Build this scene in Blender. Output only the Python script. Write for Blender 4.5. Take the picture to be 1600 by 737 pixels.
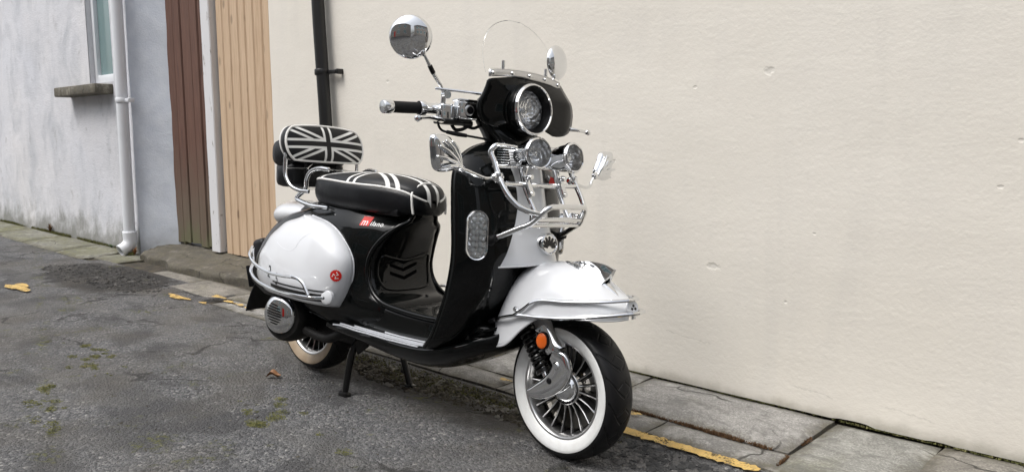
import bpy, bmesh, math, random
import numpy as np
from mathutils import Vector, Matrix
from mathutils.bvhtree import BVHTree
random.seed(7); rng = np.random.default_rng(7)
R = math.radians
scene = bpy.context.scene
COL = scene.collection
for o in list(bpy.data.objects): bpy.data.objects.remove(o, do_unlink=True)

# ------------------------------------------------------------------ camera
CAM = (1.3825, -1.8286, 1.0)
cam = bpy.data.cameras.new('camera'); camo = bpy.data.objects.new('camera', cam); COL.objects.link(camo)
cam.sensor_width = 36; cam.lens = 36 * 1180 / 1600.0
cam.clip_start = 0.05; cam.clip_end = 500
hd, pt = R(131.397), R(7.459)
d = Vector((math.cos(hd) * math.cos(pt), math.sin(hd) * math.cos(pt), -math.sin(pt)))
camo.location = CAM; camo.rotation_euler = d.to_track_quat('-Z', 'Y').to_euler()
scene.camera = camo

# ------------------------------------------------------------------ sky and sun (overcast)
SUN_EL, SUN_AZ = R(58), R(-112)          # azimuth measured from +X towards +Y
world = bpy.data.worlds.new('World'); scene.world = world; world.use_nodes = True
wn, wl = world.node_tree.nodes, world.node_tree.links
bg = wn['Background']
sky = wn.new('ShaderNodeTexSky'); sky.sky_type = 'NISHITA'; sky.sun_disc = False
sky.sun_elevation = SUN_EL; sky.sun_rotation = R(90) - SUN_AZ
sky.air_density = 1.0; sky.dust_density = 3.0; sky.ozone_density = 1.0
hs = wn.new('ShaderNodeHueSaturation'); hs.inputs['Saturation'].default_value = 0.22
wl.new(sky.outputs[0], hs.inputs['Color'])
tcw = wn.new('ShaderNodeTexCoord'); sxw = wn.new('ShaderNodeSeparateXYZ'); wl.new(tcw.outputs['Generated'], sxw.inputs[0])
mrw = wn.new('ShaderNodeMapRange'); wl.new(sxw.outputs[2], mrw.inputs[0]); mrw.inputs[3].default_value = .42; mrw.inputs[4].default_value = 1.5   # CIE overcast: brighter overhead
mxw = wn.new('ShaderNodeMix'); mxw.data_type = 'RGBA'; mxw.blend_type = 'MULTIPLY'; mxw.inputs[0].default_value = 1.0
wl.new(hs.outputs[0], mxw.inputs[6]); wl.new(mrw.outputs[0], mxw.inputs[7]); wl.new(mxw.outputs[2], bg.inputs[0])
bg.inputs[1].default_value = 0.15
sl = bpy.data.lights.new('sun', 'SUN'); sl.energy = 0.9; sl.angle = R(24); sl.color = (1.0, 0.96, 0.91)
so = bpy.data.objects.new('sun', sl); COL.objects.link(so); so.location = (0, -4, 8)
sd = Vector((math.cos(SUN_EL) * math.cos(SUN_AZ), math.cos(SUN_EL) * math.sin(SUN_AZ), math.sin(SUN_EL)))
so.rotation_euler = sd.to_track_quat('Z', 'Y').to_euler()
vs = scene.view_settings; vs.view_transform = 'Standard'; vs.look = 'None'; vs.gamma = 1.0
vs.exposure = 0.64
scene.render.engine = 'CYCLES'

# ------------------------------------------------------------------ helpers: materials
def mat(name, col=(.5, .5, .5), rough=.5, metal=0.0, coat=0.0, spec=None, **kw):
    m = bpy.data.materials.new(name); m.use_nodes = True
    b = m.node_tree.nodes['Principled BSDF']
    b.inputs['Base Color'].default_value = (*col, 1); b.inputs['Roughness'].default_value = rough
    b.inputs['Metallic'].default_value = metal; b.inputs['Coat Weight'].default_value = coat
    b.inputs['Coat Roughness'].default_value = kw.get('coat_rough', .03)
    if 'coat_ior' in kw: b.inputs['Coat IOR'].default_value = kw['coat_ior']
    if spec is not None: b.inputs['Specular IOR Level'].default_value = spec
    if 'trans' in kw: b.inputs['Transmission Weight'].default_value = kw['trans']
    if 'ior' in kw: b.inputs['IOR'].default_value = kw['ior']
    if 'alpha' in kw: b.inputs['Alpha'].default_value = kw['alpha']
    return m
class NT:
    """tiny node-graph writer"""
    def __init__(s, m):
        s.m = m; s.t = m.node_tree; s.b = s.t.nodes['Principled BSDF']
    def n(s, typ, **kw):
        nd = s.t.nodes.new('ShaderNode' + typ)
        for k, v in kw.items(): setattr(nd, k, v)
        return nd
    def link(s, a, b): s.t.links.new(a, b)
    def val(s, sock, v):
        if isinstance(v, (int, float)): sock.default_value = v
        elif isinstance(v, (tuple, list)): sock.default_value = (*v, 1) if len(sock.default_value) == 4 and len(v) == 3 else v
        else: s.link(v, sock)
    def math(s, op, a, b=None, c=None, clamp=False):
        nd = s.n('Math', operation=op); nd.use_clamp = clamp
        s.val(nd.inputs[0], a)
        if b is not None: s.val(nd.inputs[1], b)
        if c is not None: s.val(nd.inputs[2], c)
        return nd.outputs[0]
    def pos(s, scale=(1, 1, 1), loc=(0, 0, 0), kind='Object'):
        tc = s.n('TexCoord'); mp = s.n('Mapping'); mp.inputs['Scale'].default_value = scale; mp.inputs['Location'].default_value = loc
        s.link(tc.outputs[kind], mp.inputs[0]); return mp.outputs[0]
    def noise(s, vec, scale, detail=4, rough=.5, dist=0.0):
        nd = s.n('TexNoise'); s.link(vec, nd.inputs['Vector']); nd.inputs['Scale'].default_value = scale
        nd.inputs['Detail'].default_value = detail; nd.inputs['Roughness'].default_value = rough; nd.inputs['Distortion'].default_value = dist
        return nd.outputs[0]
    def voro(s, vec, scale, feature='F1', out='Distance', rnd=1.0):
        nd = s.n('TexVoronoi', feature=feature); s.link(vec, nd.inputs['Vector']); nd.inputs['Scale'].default_value = scale
        nd.inputs['Randomness'].default_value = rnd
        return nd.outputs[out]
    def ramp(s, fac, stops, interp='LINEAR'):
        nd = s.n('ValToRGB'); cr = nd.color_ramp; cr.interpolation = interp
        while len(cr.elements) < len(stops): cr.elements.new(.5)
        for e, (p, c) in zip(cr.elements, stops):
            e.position = p; e.color = (*c, 1) if isinstance(c, (tuple, list)) else (c, c, c, 1)
        s.link(fac, nd.inputs[0]); return nd.outputs[0]
    def mix(s, fac, a, b, typ='MIX'):
        nd = s.n('Mix', data_type='RGBA', blend_type=typ); s.val(nd.inputs[0], fac); s.val(nd.inputs[6], a); s.val(nd.inputs[7], b)
        return nd.outputs[2]
    def smooth(s, v, lo, hi, inv=False):
        nd = s.n('MapRange', interpolation_type='SMOOTHSTEP'); s.val(nd.inputs[0], v)
        nd.inputs[1].default_value = lo; nd.inputs[2].default_value = hi
        nd.inputs[3].default_value = 1.0 if inv else 0.0; nd.inputs[4].default_value = 0.0 if inv else 1.0
        return nd.outputs[0]
    def sep(s, vec):
        nd = s.n('SeparateXYZ'); s.link(vec, nd.inputs[0]); return nd.outputs
    def bump(s, h, strength=.5, dist=.01, prev=None):
        nd = s.n('Bump'); nd.inputs['Strength'].default_value = strength; nd.inputs['Distance'].default_value = dist
        s.link(h, nd.inputs['Height'])
        if prev is not None: s.link(prev, nd.inputs['Normal'])
        return nd.outputs[0]
    def color(s, c): s.val(s.b.inputs['Base Color'], c)
    def rough(s, c): s.val(s.b.inputs['Roughness'], c)
    def normal(s, c): s.link(c, s.b.inputs['Normal'])

# ------------------------------------------------------------------ helpers: meshes
def A(p): return np.array(p, dtype=float)
def crm(P, n, closed=False):
    """Catmull-Rom resample to n points, spaced by chord length"""
    P = A(P)
    if closed: P = np.vstack([P[-1], P, P[0], P[1]])
    else: P = np.vstack([2 * P[0] - P[1], P, 2 * P[-1] - P[-2]])
    seg = len(P) - 3
    L = np.linalg.norm(np.diff(P[1:-1], axis=0), axis=1); L = np.maximum(L, 1e-9)
    cum = np.concatenate([[0], np.cumsum(L)]); cum /= cum[-1]
    ts = np.linspace(0, 1, n + 1)[:-1] if closed else np.linspace(0, 1, n)
    out = []
    for t in ts:
        i = min(int(np.searchsorted(cum, t, side='right')) - 1, seg - 1); i = max(i, 0)
        u = (t - cum[i]) / (cum[i + 1] - cum[i])
        p0, p1, p2, p3 = P[i], P[i + 1], P[i + 2], P[i + 3]
        # non-uniform safe tangents
        l0, l1, l2 = max(np.linalg.norm(p1 - p0), 1e-9), max(np.linalg.norm(p2 - p1), 1e-9), max(np.linalg.norm(p3 - p2), 1e-9)
        m1 = l1 * ((p2 - p0) / (l0 + l1)); m2 = l1 * ((p3 - p1) / (l1 + l2))
        u2, u3 = u * u, u ** 3
        out.append((2*u3-3*u2+1)*p1 + (u3-2*u2+u)*m1 + (-2*u3+3*u2)*p2 + (u3-u2)*m2)
    return A(out)
def refine(rows, nu, nv, closed_v=False):
    rows = [crm(r, nv, closed_v) for r in rows]
    cols = [crm([r[j] for r in rows], nu) for j in range(nv)]
    return [[cols[j][i] for j in range(nv)] for i in range(nu)]
def grid_faces(nu, nv, cu=False, cv=False, off=0):
    F = []
    for i in range(nu if cu else nu - 1):
        for j in range(nv if cv else nv - 1):
            F.append((off + i*nv + j, off + i*nv + (j+1) % nv, off + ((i+1) % nu)*nv + (j+1) % nv, off + ((i+1) % nu)*nv + j))
    return F
class MB:
    def __init__(s): s.v = []; s.f = []; s.uv = None
    def add(s, v, f):
        o = len(s.v); s.v += [tuple(map(float, p)) for p in v]; s.f += [tuple(i + o for i in q) for q in f]; return s
    def loft(s, rows, cu=False, cv=False, caps=False):
        nu, nv = len(rows), len(rows[0]); o = len(s.v)
        s.add([p for r in rows for p in r], grid_faces(nu, nv, cu, cv))
        if caps:
            for k, r in ((0, rows[0]), (nu - 1, rows[-1])):
                c = np.mean(A(r), axis=0); ci = len(s.v); s.v.append(tuple(c))
                for j in range(nv if cv else nv - 1): s.f.append((o + k*nv + j, o + k*nv + (j+1) % nv, ci))
        return s
    def tube(s, path, r, n=10, closed=False, smooth=0, caps=True):
        P = crm(path, smooth, closed) if smooth else A(path)
        m = len(P); rr = np.full(m, r) if np.isscalar(r) else np.interp(np.linspace(0, 1, m), np.linspace(0, 1, len(r)), r)
        T = np.gradient(P, axis=0) if not closed else (np.roll(P, -1, 0) - np.roll(P, 1, 0))
        T /= np.maximum(np.linalg.norm(T, axis=1), 1e-9)[:, None]
        ref = A((0, 0, 1)) if abs(T[0][2]) < .9 else A((1, 0, 0))
        nrm = np.cross(T[0], ref); nrm /= np.linalg.norm(nrm); rows = []
        for i in range(m):
            nrm = nrm - T[i] * (nrm @ T[i]); nrm /= max(np.linalg.norm(nrm), 1e-9); b = np.cross(T[i], nrm)
            rows.append([P[i] + rr[i] * (nrm * math.cos(a) + b * math.sin(a)) for a in np.linspace(0, 2*math.pi, n, endpoint=False)])
        if caps and not closed:   # rounded ends
            e0 = [P[0] - T[0]*rr[0]*.35 + (A(p) - P[0])*.6 for p in rows[0]]; e1 = [P[-1] + T[-1]*rr[-1]*.35 + (A(p) - P[-1])*.6 for p in rows[-1]]
            rows = [e0] + rows + [e1]
        return s.loft(rows, cu=closed, cv=True, caps=caps and not closed)
    def rev(s, prof, c, axis, n=32, a0=0, a1=2*math.pi, up=None, caps=False):
        """revolve profile [(radius, height)] about axis through c"""
        ax = A(axis); ax /= np.linalg.norm(ax)
        ref = A(up) if up is not None else (A((0, 0, 1)) if abs(ax[2]) < .9 else A((1, 0, 0)))
        e1 = ref - ax * (ref @ ax); e1 /= np.linalg.norm(e1); e2 = np.cross(ax, e1); full = abs(a1 - a0 - 2*math.pi) < 1e-6
        an = np.linspace(a0, a1, n, endpoint=not full)
        rows = [[A(c) + ax*h + r*(e1*math.cos(t) + e2*math.sin(t)) for t in an] for r, h in prof]
        return s.loft(rows, cv=full, caps=caps)
    def box(s, c, size, rot=None, bev=0.0, seg=2):
        bm = bmesh.new(); bmesh.ops.create_cube(bm, size=1)
        for v in bm.verts: v.co = Vector((v.co.x*size[0], v.co.y*size[1], v.co.z*size[2]))
        if bev: bmesh.ops.bevel(bm, geom=list(bm.edges), offset=bev, segments=seg, affect='EDGES', profile=.5)
        M = Matrix.Translation(Vector(c)) @ (rot.to_4x4() if rot is not None else Matrix())
        bm.verts.index_update()
        s.add([M @ v.co for v in bm.verts], [[v.index for v in f.verts] for f in bm.faces]); bm.free(); return s
    def prism(s, poly, axis, t, c=(0, 0, 0)):
        """2-D polygon extruded by t along axis: axis 'y' -> (x,z), 'x' -> (y,z)"""
        n = len(poly)
        if axis == 'y': a = [(p[0], c[1] - t/2, p[1]) for p in poly]; b = [(p[0], c[1] + t/2, p[1]) for p in poly]
        else: a = [(c[0] - t/2, p[0], p[1]) for p in poly]; b = [(c[0] + t/2, p[0], p[1]) for p in poly]
        return s.add(a + b, [tuple(range(n)), tuple(range(2*n - 1, n - 1, -1))] + [(i, (i+1) % n, n + (i+1) % n, n + i) for i in range(n)])
    def build(s, name, m, parent=None, smooth=True, ang=38, recalc=True, solid=0, soff=0, uv=None, wn=False):
        me = bpy.data.meshes.new(name); me.from_pydata(s.v, [], s.f)
        if recalc:
            bm = bmesh.new(); bm.from_mesh(me); bmesh.ops.recalc_face_normals(bm, faces=bm.faces); bm.to_mesh(me); bm.free()
        if smooth:
            me.polygons.foreach_set('use_smooth', [True]*len(me.polygons)); me.set_sharp_from_angle(angle=R(ang))
        if uv is not None:
            l = me.uv_layers.new(name='UVMap')
            for lp in me.loops: l.data[lp.index].uv = uv[lp.vertex_index]
        me.update()
        o = bpy.data.objects.new(name, me); COL.objects.link(o)
        if m is not None: me.materials.append(m)
        if parent is not None: o.parent = parent
        if solid:
            md = o.modifiers.new('solid', 'SOLIDIFY'); md.thickness = solid; md.offset = soff
        return o
def mirror(pts): return [(p[0], -p[1], p[2]) for p in pts]
def empty(name, loc=(0, 0, 0)):
    o = bpy.data.objects.new(name, None); COL.objects.link(o); o.location = loc; o.empty_display_size = .1; return o
def tag(o, label=None, cat=None, group=None, kind=None):
    for k, v in (('label', label), ('category', cat), ('group', group), ('kind', kind)):
        if v: o[k] = v
    return o
def bvh_of(o):
    me = o.data; return BVHTree.FromPolygons([v.co.copy() for v in me.vertices], [tuple(p.vertices) for p in me.polygons])
def drape(pts, bvh, direction, off, start=None):
    """project points along direction on to a surface and lift them off by off"""
    dv = Vector(direction).normalized(); out = []
    for p in pts:
        o = Vector(p) - dv * 1.0
        h = bvh.ray_cast(o, dv)
        out.append(tuple((h[0] if h[0] is not None else Vector(p)) - dv * off))
    return out
def fbm(x, y, seed=0, octaves=4):
    r = np.random.default_rng(seed); z = np.zeros_like(x, dtype=float); a = 1.0; fr = 1.0
    for _ in range(octaves):
        for _k in range(4):
            th = r.uniform(0, 6.283); ph = r.uniform(0, 6.283); k = fr * r.uniform(.7, 1.3)
            z += a * np.sin(k*(x*math.cos(th) + y*math.sin(th)) + ph) / 4
        a *= .5; fr *= 2.1
    return z

# ------------------------------------------------------------------ materials
M = {}
M['chrome'] = mat('chrome', (.80, .81, .82), .06, 1.0)
n = NT(M['chrome']); n.rough(n.ramp(n.noise(n.pos(), 18, 3), [(.3, .035), (.75, .11)]))
M['strip'] = mat('strip', (.72, .74, .78), .3, .5)
M['satin_metal'] = mat('satin_metal', (.62, .62, .62), .28, 1.0)
M['black_gloss'] = mat('black_gloss', (.002, .0025, .0025), .35, 0, .85, .05, coat_ior=1.37)
n = NT(M['black_gloss']); v = n.pos()
n.link(n.ramp(n.noise(v, 60, 5), [(.35, .015), (.8, .06)]), n.b.inputs['Coat Roughness'])
n.color(n.mix(n.ramp(n.noise(v, 240, 3), [(.66, 0.0), (.74, .35)]), (.002, .0025, .0025), (.012, .011, .010)))
M['white_gloss'] = mat('white_gloss', (.70, .715, .74), .3, 0, .9)
n = NT(M['white_gloss']); v = n.pos(); n.color(n.mix(n.ramp(n.noise(v, 9, 5), [(.45, 0.0), (.9, .4)]), (.70, .715, .74), (.60, .61, .62)))
M['groove'] = mat('groove', (.002, .002, .002), .9, spec=0.05)
M['spoke_black'] = mat('spoke_black', (.006, .006, .006), .3, 0, .3, .25)
M['plastic_black'] = mat('plastic_black', (.006, .006, .007), .45, spec=.25)
M['rubber'] = mat('rubber', (.009, .009, .010), .6, spec=.25)
M['engine'] = mat('engine', (.012, .012, .012), .55, spec=.25)
n = NT(M['engine']); v = n.pos(); n.color(n.ramp(n.noise(v, 25, 5), [(.3, (.004, .004, .004)), (.8, (.018, .017, .016))])); n.normal(n.bump(n.noise(v, 90, 4), .3, .003))
M['leather'] = mat('leather', (.006, .0065, .008), .38, spec=.3)
n = NT(M['leather']); v = n.pos()
n.normal(n.bump(n.noise(v, 9, 4), .35, .01, n.bump(n.voro(v, 420), .25, .0012)))
n.rough(n.ramp(n.noise(v, 7, 4), [(.3, .3), (.8, .5)]))
M['piping'] = mat('piping', (.78, .77, .74), .45)
M['amber'] = mat('amber', (.75, .13, .008), .18, 0, .8)
n = NT(M['amber']); n.normal(n.bump(n.voro(n.pos(), 260, rnd=0), .5, .002))
M['red_lens'] = mat('red_lens', (.42, .01, .012), .1, 0, 1)
M['red_paint'] = mat('red_paint', (.62, .02, .015), .45, 0, 0, .3)
M['glass'] = mat('glass', (1, 1, 1), .02, trans=1.0, ior=1.45)
M['reflector'] = mat('reflector', (.92, .93, .95), .14, .85)
n = NT(M['reflector']); n.normal(n.bump(n.voro(n.pos(), 60), .6, .008))
M['lamp_back'] = mat('lamp_back', (.82, .84, .86), .3, .35)
M['led'] = mat('led', (.9, .91, .92), .12, .2, 1)
M['whitewall'] = mat('whitewall', (.72, .73, .72), .5)
n = NT(M['whitewall']); v = n.pos(); n.color(n.mix(n.ramp(n.noise(v, 24, 6, .65), [(.48, 0.0), (.85, .55)]), (.74, .75, .74), (.52, .51, .47))); n.normal(n.bump(n.noise(v, 60, 3), .1, .003))
M['tan_wall'] = mat('tan_wall', (.50, .38, .25), .6)
n = NT(M['tan_wall']); v = n.pos(); n.color(n.ramp(n.noise(v, 20, 5), [(.3, (.40, .30, .20)), (.75, (.56, .46, .34))]))
def tyre_mat():
    m = mat('tyre_rubber', (.014, .014, .015), .5, spec=.25); n = NT(m)
    tc = n.n('TexCoord'); u, vv, _ = n.sep(tc.outputs['UV'])
    # u: turns 0..1, v: -1..1 across the tread
    av = n.math('ABSOLUTE', vv)
    sgn = n.math('MULTIPLY', n.math('SIGN', vv), .5)
    w = n.math('ADD', n.math('MULTIPLY', u, 17.0), n.math('ADD', n.math('MULTIPLY', n.math('POWER', av, 1.7), .9), sgn))
    fr = n.math('ABSOLUTE', n.math('SUBTRACT', n.math('FRACT', w), .5))
    g = n.smooth(fr, .03, .075)                               # groove
    w2 = n.math('ADD', n.math('MULTIPLY', u, 17.0), n.math('ADD', n.math('MULTIPLY', av, -.55), .1))
    fr2 = n.math('ABSOLUTE', n.math('SUBTRACT', n.math('FRACT', w2), .5))
    g2 = n.math('MAXIMUM', n.smooth(fr2, .02, .055), n.smooth(av, .45, .5))
    band = n.math('MAXIMUM', n.math('MINIMUM', g, g2), n.smooth(av, .93, .97))
    band = n.math('MAXIMUM', band, n.smooth(av, .10, .06))
    nz = n.noise(n.pos(), 300, 3)
    n.color(n.mix(n.ramp(n.noise(n.pos(), 14, 5), [(.4, 0.0), (.9, .5)]), (.007, .007, .008), (.018, .0175, .017)))
    n.normal(n.bump(band, 1.0, .014, n.bump(nz, .08, .002)))
    n.rough(n.ramp(n.noise(n.pos(), 30, 3), [(.3, .38), (.7, .6)]))
    return m
M['tyre'] = tyre_mat()
def flag_mat(name, su, sv, wd):
    """black and white union flag on the part's UV (-1..1, -1..1); su, sv aspect"""
    m = mat(name, (.012, .012, .014), .4, spec=.3); n = NT(m)
    tc = n.n('TexCoord'); u, v, _ = n.sep(tc.outputs['UV'])
    u = n.math('MULTIPLY', u, su); v = n.math('MULTIPLY', v, sv)
    au, av = n.math('ABSOLUTE', u), n.math('ABSOLUTE', v)
    L = math.hypot(su, sv)
    dist = n.math('ABSOLUTE', n.math('DIVIDE', n.math('SUBTRACT', n.math('MULTIPLY', au, sv), n.math('MULTIPLY', av, su)), L))
    e = .012
    dia = n.math('MULTIPLY', n.smooth(dist, wd*.55 - e, wd*.55 + e), n.smooth(dist, wd*1.5 - e, wd*1.5 + e, True))
    cross_out = n.math('MAXIMUM', n.smooth(au, wd*1.9 - e, wd*1.9 + e, True), n.smooth(av, wd*1.9 - e, wd*1.9 + e, True))
    cross_in = n.math('MAXIMUM', n.smooth(au, wd*.95 - e, wd*.95 + e, True), n.smooth(av, wd*.95 - e, wd*.95 + e, True))
    msk = n.math('MULTIPLY', n.math('MAXIMUM', dia, cross_out), n.math('SUBTRACT', 1.0, cross_in))
    n.color(n.mix(msk, (.006, .0065, .008), (.76, .76, .74)))
    n.normal(n.bump(msk, .35, .004, n.bump(n.voro(n.pos(), 420), .2, .001)))
    return m
M['flag_back'] = flag_mat('flag_back', 1.9, .8, .115)
M['flag_seat'] = flag_mat('flag_seat', 2.0, .95, .095)

# --- setting materials
def asphalt():
    m = mat('asphalt', (.11, .11, .112), .85); n = NT(m); v = n.pos()
    xyz0 = n.sep(v); big = n.noise(v, .9, 6, .6); mid = n.noise(v, 6, 6, .6); wv = n.n('VectorMath', operation='ADD'); n.link(v, wv.inputs[0]); nz3 = n.n('TexNoise'); n.link(v, nz3.inputs['Vector']); nz3.inputs['Scale'].default_value = 60; sc3 = n.n('VectorMath', operation='SCALE'); n.link(nz3.outputs['Color'], sc3.inputs[0]); sc3.inputs[3].default_value = .012; n.link(sc3.outputs[0], wv.inputs[1])
    V2 = wv.outputs[0]; fine = n.voro(V2, 105); vc = n.voro(V2, 105, out='Color'); fine2 = n.voro(V2, 260)
    agg = n.ramp(n.sep(vc)[0], [(.0, (.050, .050, .053)), (.45, (.13, .13, .133)), (.85, (.215, .213, .21)), (.97, (.30, .295, .285)), (1, (.50, .48, .45))])
    c = n.mix(n.ramp(mid, [(.35, 0.0), (.7, .6)]), agg, (.085, .087, .092))
    c = n.mix(n.ramp(big, [(.38, 0.0), (.72, .5)]), c, (.135, .132, .130))
    c = n.mix(n.ramp(n.noise(n.pos((1, 1.6, 1)), 2.3, 6, .62, .6), [(.47, 0.0), (.60, .8)]), c, (.058, .057, .058))
    c = n.mix(n.ramp(n.noise(n.pos((.6, 1.3, 1), (4, 2, 0)), 1.2, 5, .6, .3), [(.50, 0.0), (.66, .6)]), c, (.170, .163, .152))
    wx = n.math('ADD', xyz0[0], n.math('MULTIPLY', n.math('SUBTRACT', n.noise(v, 4, 5, .65), .5), .7)); wy = n.math('ADD', xyz0[1], n.math('MULTIPLY', n.math('SUBTRACT', n.noise(n.pos(loc=(3, 7, 0)), 4, 5, .65), .5), .4))
    ex = n.math('DIVIDE', n.math('ADD', wx, 4.40), .80); ey = n.math('DIVIDE', n.math('SUBTRACT', wy, .27), .34)
    pm = n.smooth(n.math('ADD', n.math('MULTIPLY', ex, ex), n.math('MULTIPLY', ey, ey)), .75, 1.15, True)
    c = n.mix(n.math('MULTIPLY', pm, .93), c, n.ramp(n.noise(v, 30, 5, .7), [(.3, (.012, .011, .010)), (.7, (.040, .036, .032))]))
    # brownish silt
    c = n.mix(n.ramp(n.noise(v, 1.7, 5, .6, .4), [(.46, 0.0), (.66, .55)]), c, (.110, .098, .080))
    # moss in scattered blots and along an old trench seam
    xyz = n.sep(v)
    ms = n.noise(v, 3.1, 6, .68, .3); mf = n.noise(v, 34, 4, .7)
    seam = n.math('ABSOLUTE', n.math('ADD', n.math('SUBTRACT', xyz[1], -.93), n.math('MULTIPLY', n.math('ADD', xyz[0], 1.75), .29)))
    seam = n.math('ADD', seam, n.math('MULTIPLY', n.math('SUBTRACT', n.noise(v, 5, 3), .5), .2))
    seamk = n.math('MULTIPLY', n.smooth(seam, .012, .05, True), n.ramp(n.noise(v, 4.3, 3), [(.5, 0.0), (.6, 1.0)]))
    mk = n.math('MULTIPLY', n.math('MAXIMUM', n.ramp(ms, [(.585, 0.0), (.66, 1.0)]), seamk), n.ramp(mf, [(.48, 0.0), (.58, 1.0)]))
    c = n.mix(n.math('MULTIPLY', mk, .85), c, n.ramp(mf, [(.4, (.07, .075, .022)), (.75, (.17, .17, .05))]))
    wcr = n.n('VectorMath', operation='ADD'); n.link(n.pos((.8, 1.1, 1)), wcr.inputs[0]); ncr = n.n('TexNoise'); n.link(v, ncr.inputs['Vector']); ncr.inputs['Scale'].default_value = 5; ncr.inputs['Detail'].default_value = 5; scr = n.n('VectorMath', operation='SCALE'); n.link(ncr.outputs['Color'], scr.inputs[0]); scr.inputs[3].default_value = .3; n.link(scr.outputs[0], wcr.inputs[1])
    # hairline cracks
    crk = n.math('MULTIPLY', n.smooth(n.voro(wcr.outputs[0], 1.15, 'DISTANCE_TO_EDGE'), .004, .016, True), n.ramp(n.noise(v, 1.3, 3), [(.47, 0.0), (.54, 1.0)]))
    c = n.mix(n.math('MULTIPLY', crk, .8), c, (.025, .024, .022))
    n.color(c); n.rough(n.ramp(mid, [(.3, .95), (.8, .7)]))
    h = n.math('ADD', n.math('ADD', n.math('MULTIPLY', fine, -1.1), n.math('MULTIPLY', fine2, -.5)), n.math('ADD', n.math('MULTIPLY', mid, .9), n.math('MULTIPLY', n.noise(v, 22, 5, .65), 1.0)))
    n.normal(n.bump(mk, .6, .01, n.bump(h, .95, .010)))
    return m
M['asphalt'] = asphalt()
def slabmat(name, base, moss=.0, dark=.5):
    m = mat(name, base, .85); n = NT(m); v = n.pos()
    a = n.noise(v, 3.2, 7, .65); b = n.noise(v, 40, 5, .6); f = n.voro(v, 210, out='Color')
    lo = tuple(x*dark for x in base); hi = tuple(min(.5, x*1.3) for x in base)
    c = n.ramp(a, [(.28, lo), (.55, base), (.8, hi)])
    c = n.mix(.45, c, n.ramp(n.sep(f)[0], [(0, tuple(x*.45 for x in base)), (.6, base), (1, tuple(x*1.8 for x in base))]))
    c = n.mix(n.ramp(b, [(.55, 0.0), (.8, .4)]), c, (.05, .048, .044))
    g = n.ramp(n.noise(v, 1.8, 6, .65, .3), [(.62 - .28*moss, 0.0), (.80 - .22*moss, 1.0)])
    c = n.mix(n.math('MULTIPLY', g, .25 + .6*moss), c, n.ramp(b, [(.3, (.085, .085, .03)), (.7, (.17, .165, .075))]))
    at = n.n('Attribute'); at.attribute_name = 'edge'
    ee = n.math('ADD', at.outputs['Fac'], n.math('MULTIPLY', n.math('SUBTRACT', n.noise(v, 11, 6, .7), .42), .13))
    c = n.mix(n.math('MULTIPLY', n.smooth(ee, .0, .075, True), .8), c, n.ramp(b, [(.35, (.06, .052, .038)), (.65, (.10, .09, .055))]))
    c = n.mix(n.ramp(n.noise(n.pos((1, 2.2, 1)), 5.5, 7, .7, .8), [(.47, 0.0), (.62, .65)]), c, tuple(x*.45 for x in base))
    c = n.mix(n.ramp(n.noise(v, 8.5, 6, .7), [(.54, 0.0), (.66, .5)]), c, tuple(min(.55, x*1.5) for x in base))
    wvv = n.n('VectorMath', operation='ADD'); n.link(v, wvv.inputs[0]); nzz = n.n('TexNoise'); n.link(v, nzz.inputs['Vector']); nzz.inputs['Scale'].default_value = 9; scz = n.n('VectorMath', operation='SCALE'); n.link(nzz.outputs['Color'], scz.inputs[0]); scz.inputs[3].default_value = .12; n.link(scz.outputs[0], wvv.inputs[1])
    crk = n.math('MULTIPLY', n.smooth(n.voro(wvv.outputs[0], 2.1, 'DISTANCE_TO_EDGE'), .003, .011, True), n.ramp(n.noise(v, 1.9, 3), [(.47, 0.0), (.53, 1.0)]))
    c = n.mix(n.math('MULTIPLY', crk, .8), c, (.03, .027, .022))
    n.color(c); n.normal(n.bump(n.math('SUBTRACT', 1.0, crk), .7, .008, n.bump(n.math('ADD', a, n.math('MULTIPLY', b, .5)), .7, .012, n.bump(n.sep(f)[0], .45, .004))))
    return m
M['slab'] = slabmat('slab', (.29, .28, .262), .16)
M['slab_green'] = slabmat('slab_green', (.27, .265, .24), .5)
M['slab_mossy'] = slabmat('slab_mossy', (.22, .215, .185), .95)
M['slab_warm'] = slabmat('slab_warm', (.225, .21, .182), .35)
M['step_stone'] = slabmat('step_stone', (.15, .135, .115), .2)
M['joint_soil'] = mat('joint_soil', (.035, .028, .02), .95)
n = NT(M['joint_soil']); v = n.pos(); n.color(n.ramp(n.noise(v, 14, 6), [(.35, (.03, .028, .022)), (.6, (.065, .052, .036)), (.8, (.09, .09, .045))])); n.normal(n.bump(n.noise(v, 70, 4), .8, .01))
def yellowmat():
    m = mat('yellow_paint', (.62, .38, .08), .7); n = NT(m); v = n.pos()
    c = n.ramp(n.noise(v, 22, 6, .65), [(.3, (.38, .27, .10)), (.5, (.56, .37, .11)), (.8, (.64, .46, .17))])
    n.color(n.mix(n.ramp(n.noise(v, 120, 4), [(.58, 0.0), (.68, .6)]), c, (.16, .14, .11))); n.normal(n.bump(n.noise(v, 150, 4), .5, .004))
    n.link(n.ramp(n.math('ADD', n.math('MULTIPLY', n.noise(v, 18, 6, .7), .6), n.math('MULTIPLY', n.noise(v, 130, 4, .6), .4)), [(.39, 0.0), (.49, 1.0)]), n.b.inputs['Alpha']); return m
M['yellow'] = yellowmat()
CRACKS = [(.38, .095, .525, .085), (.70, .09, .85, .075), (-.15, .21, .05, .19)]
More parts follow.
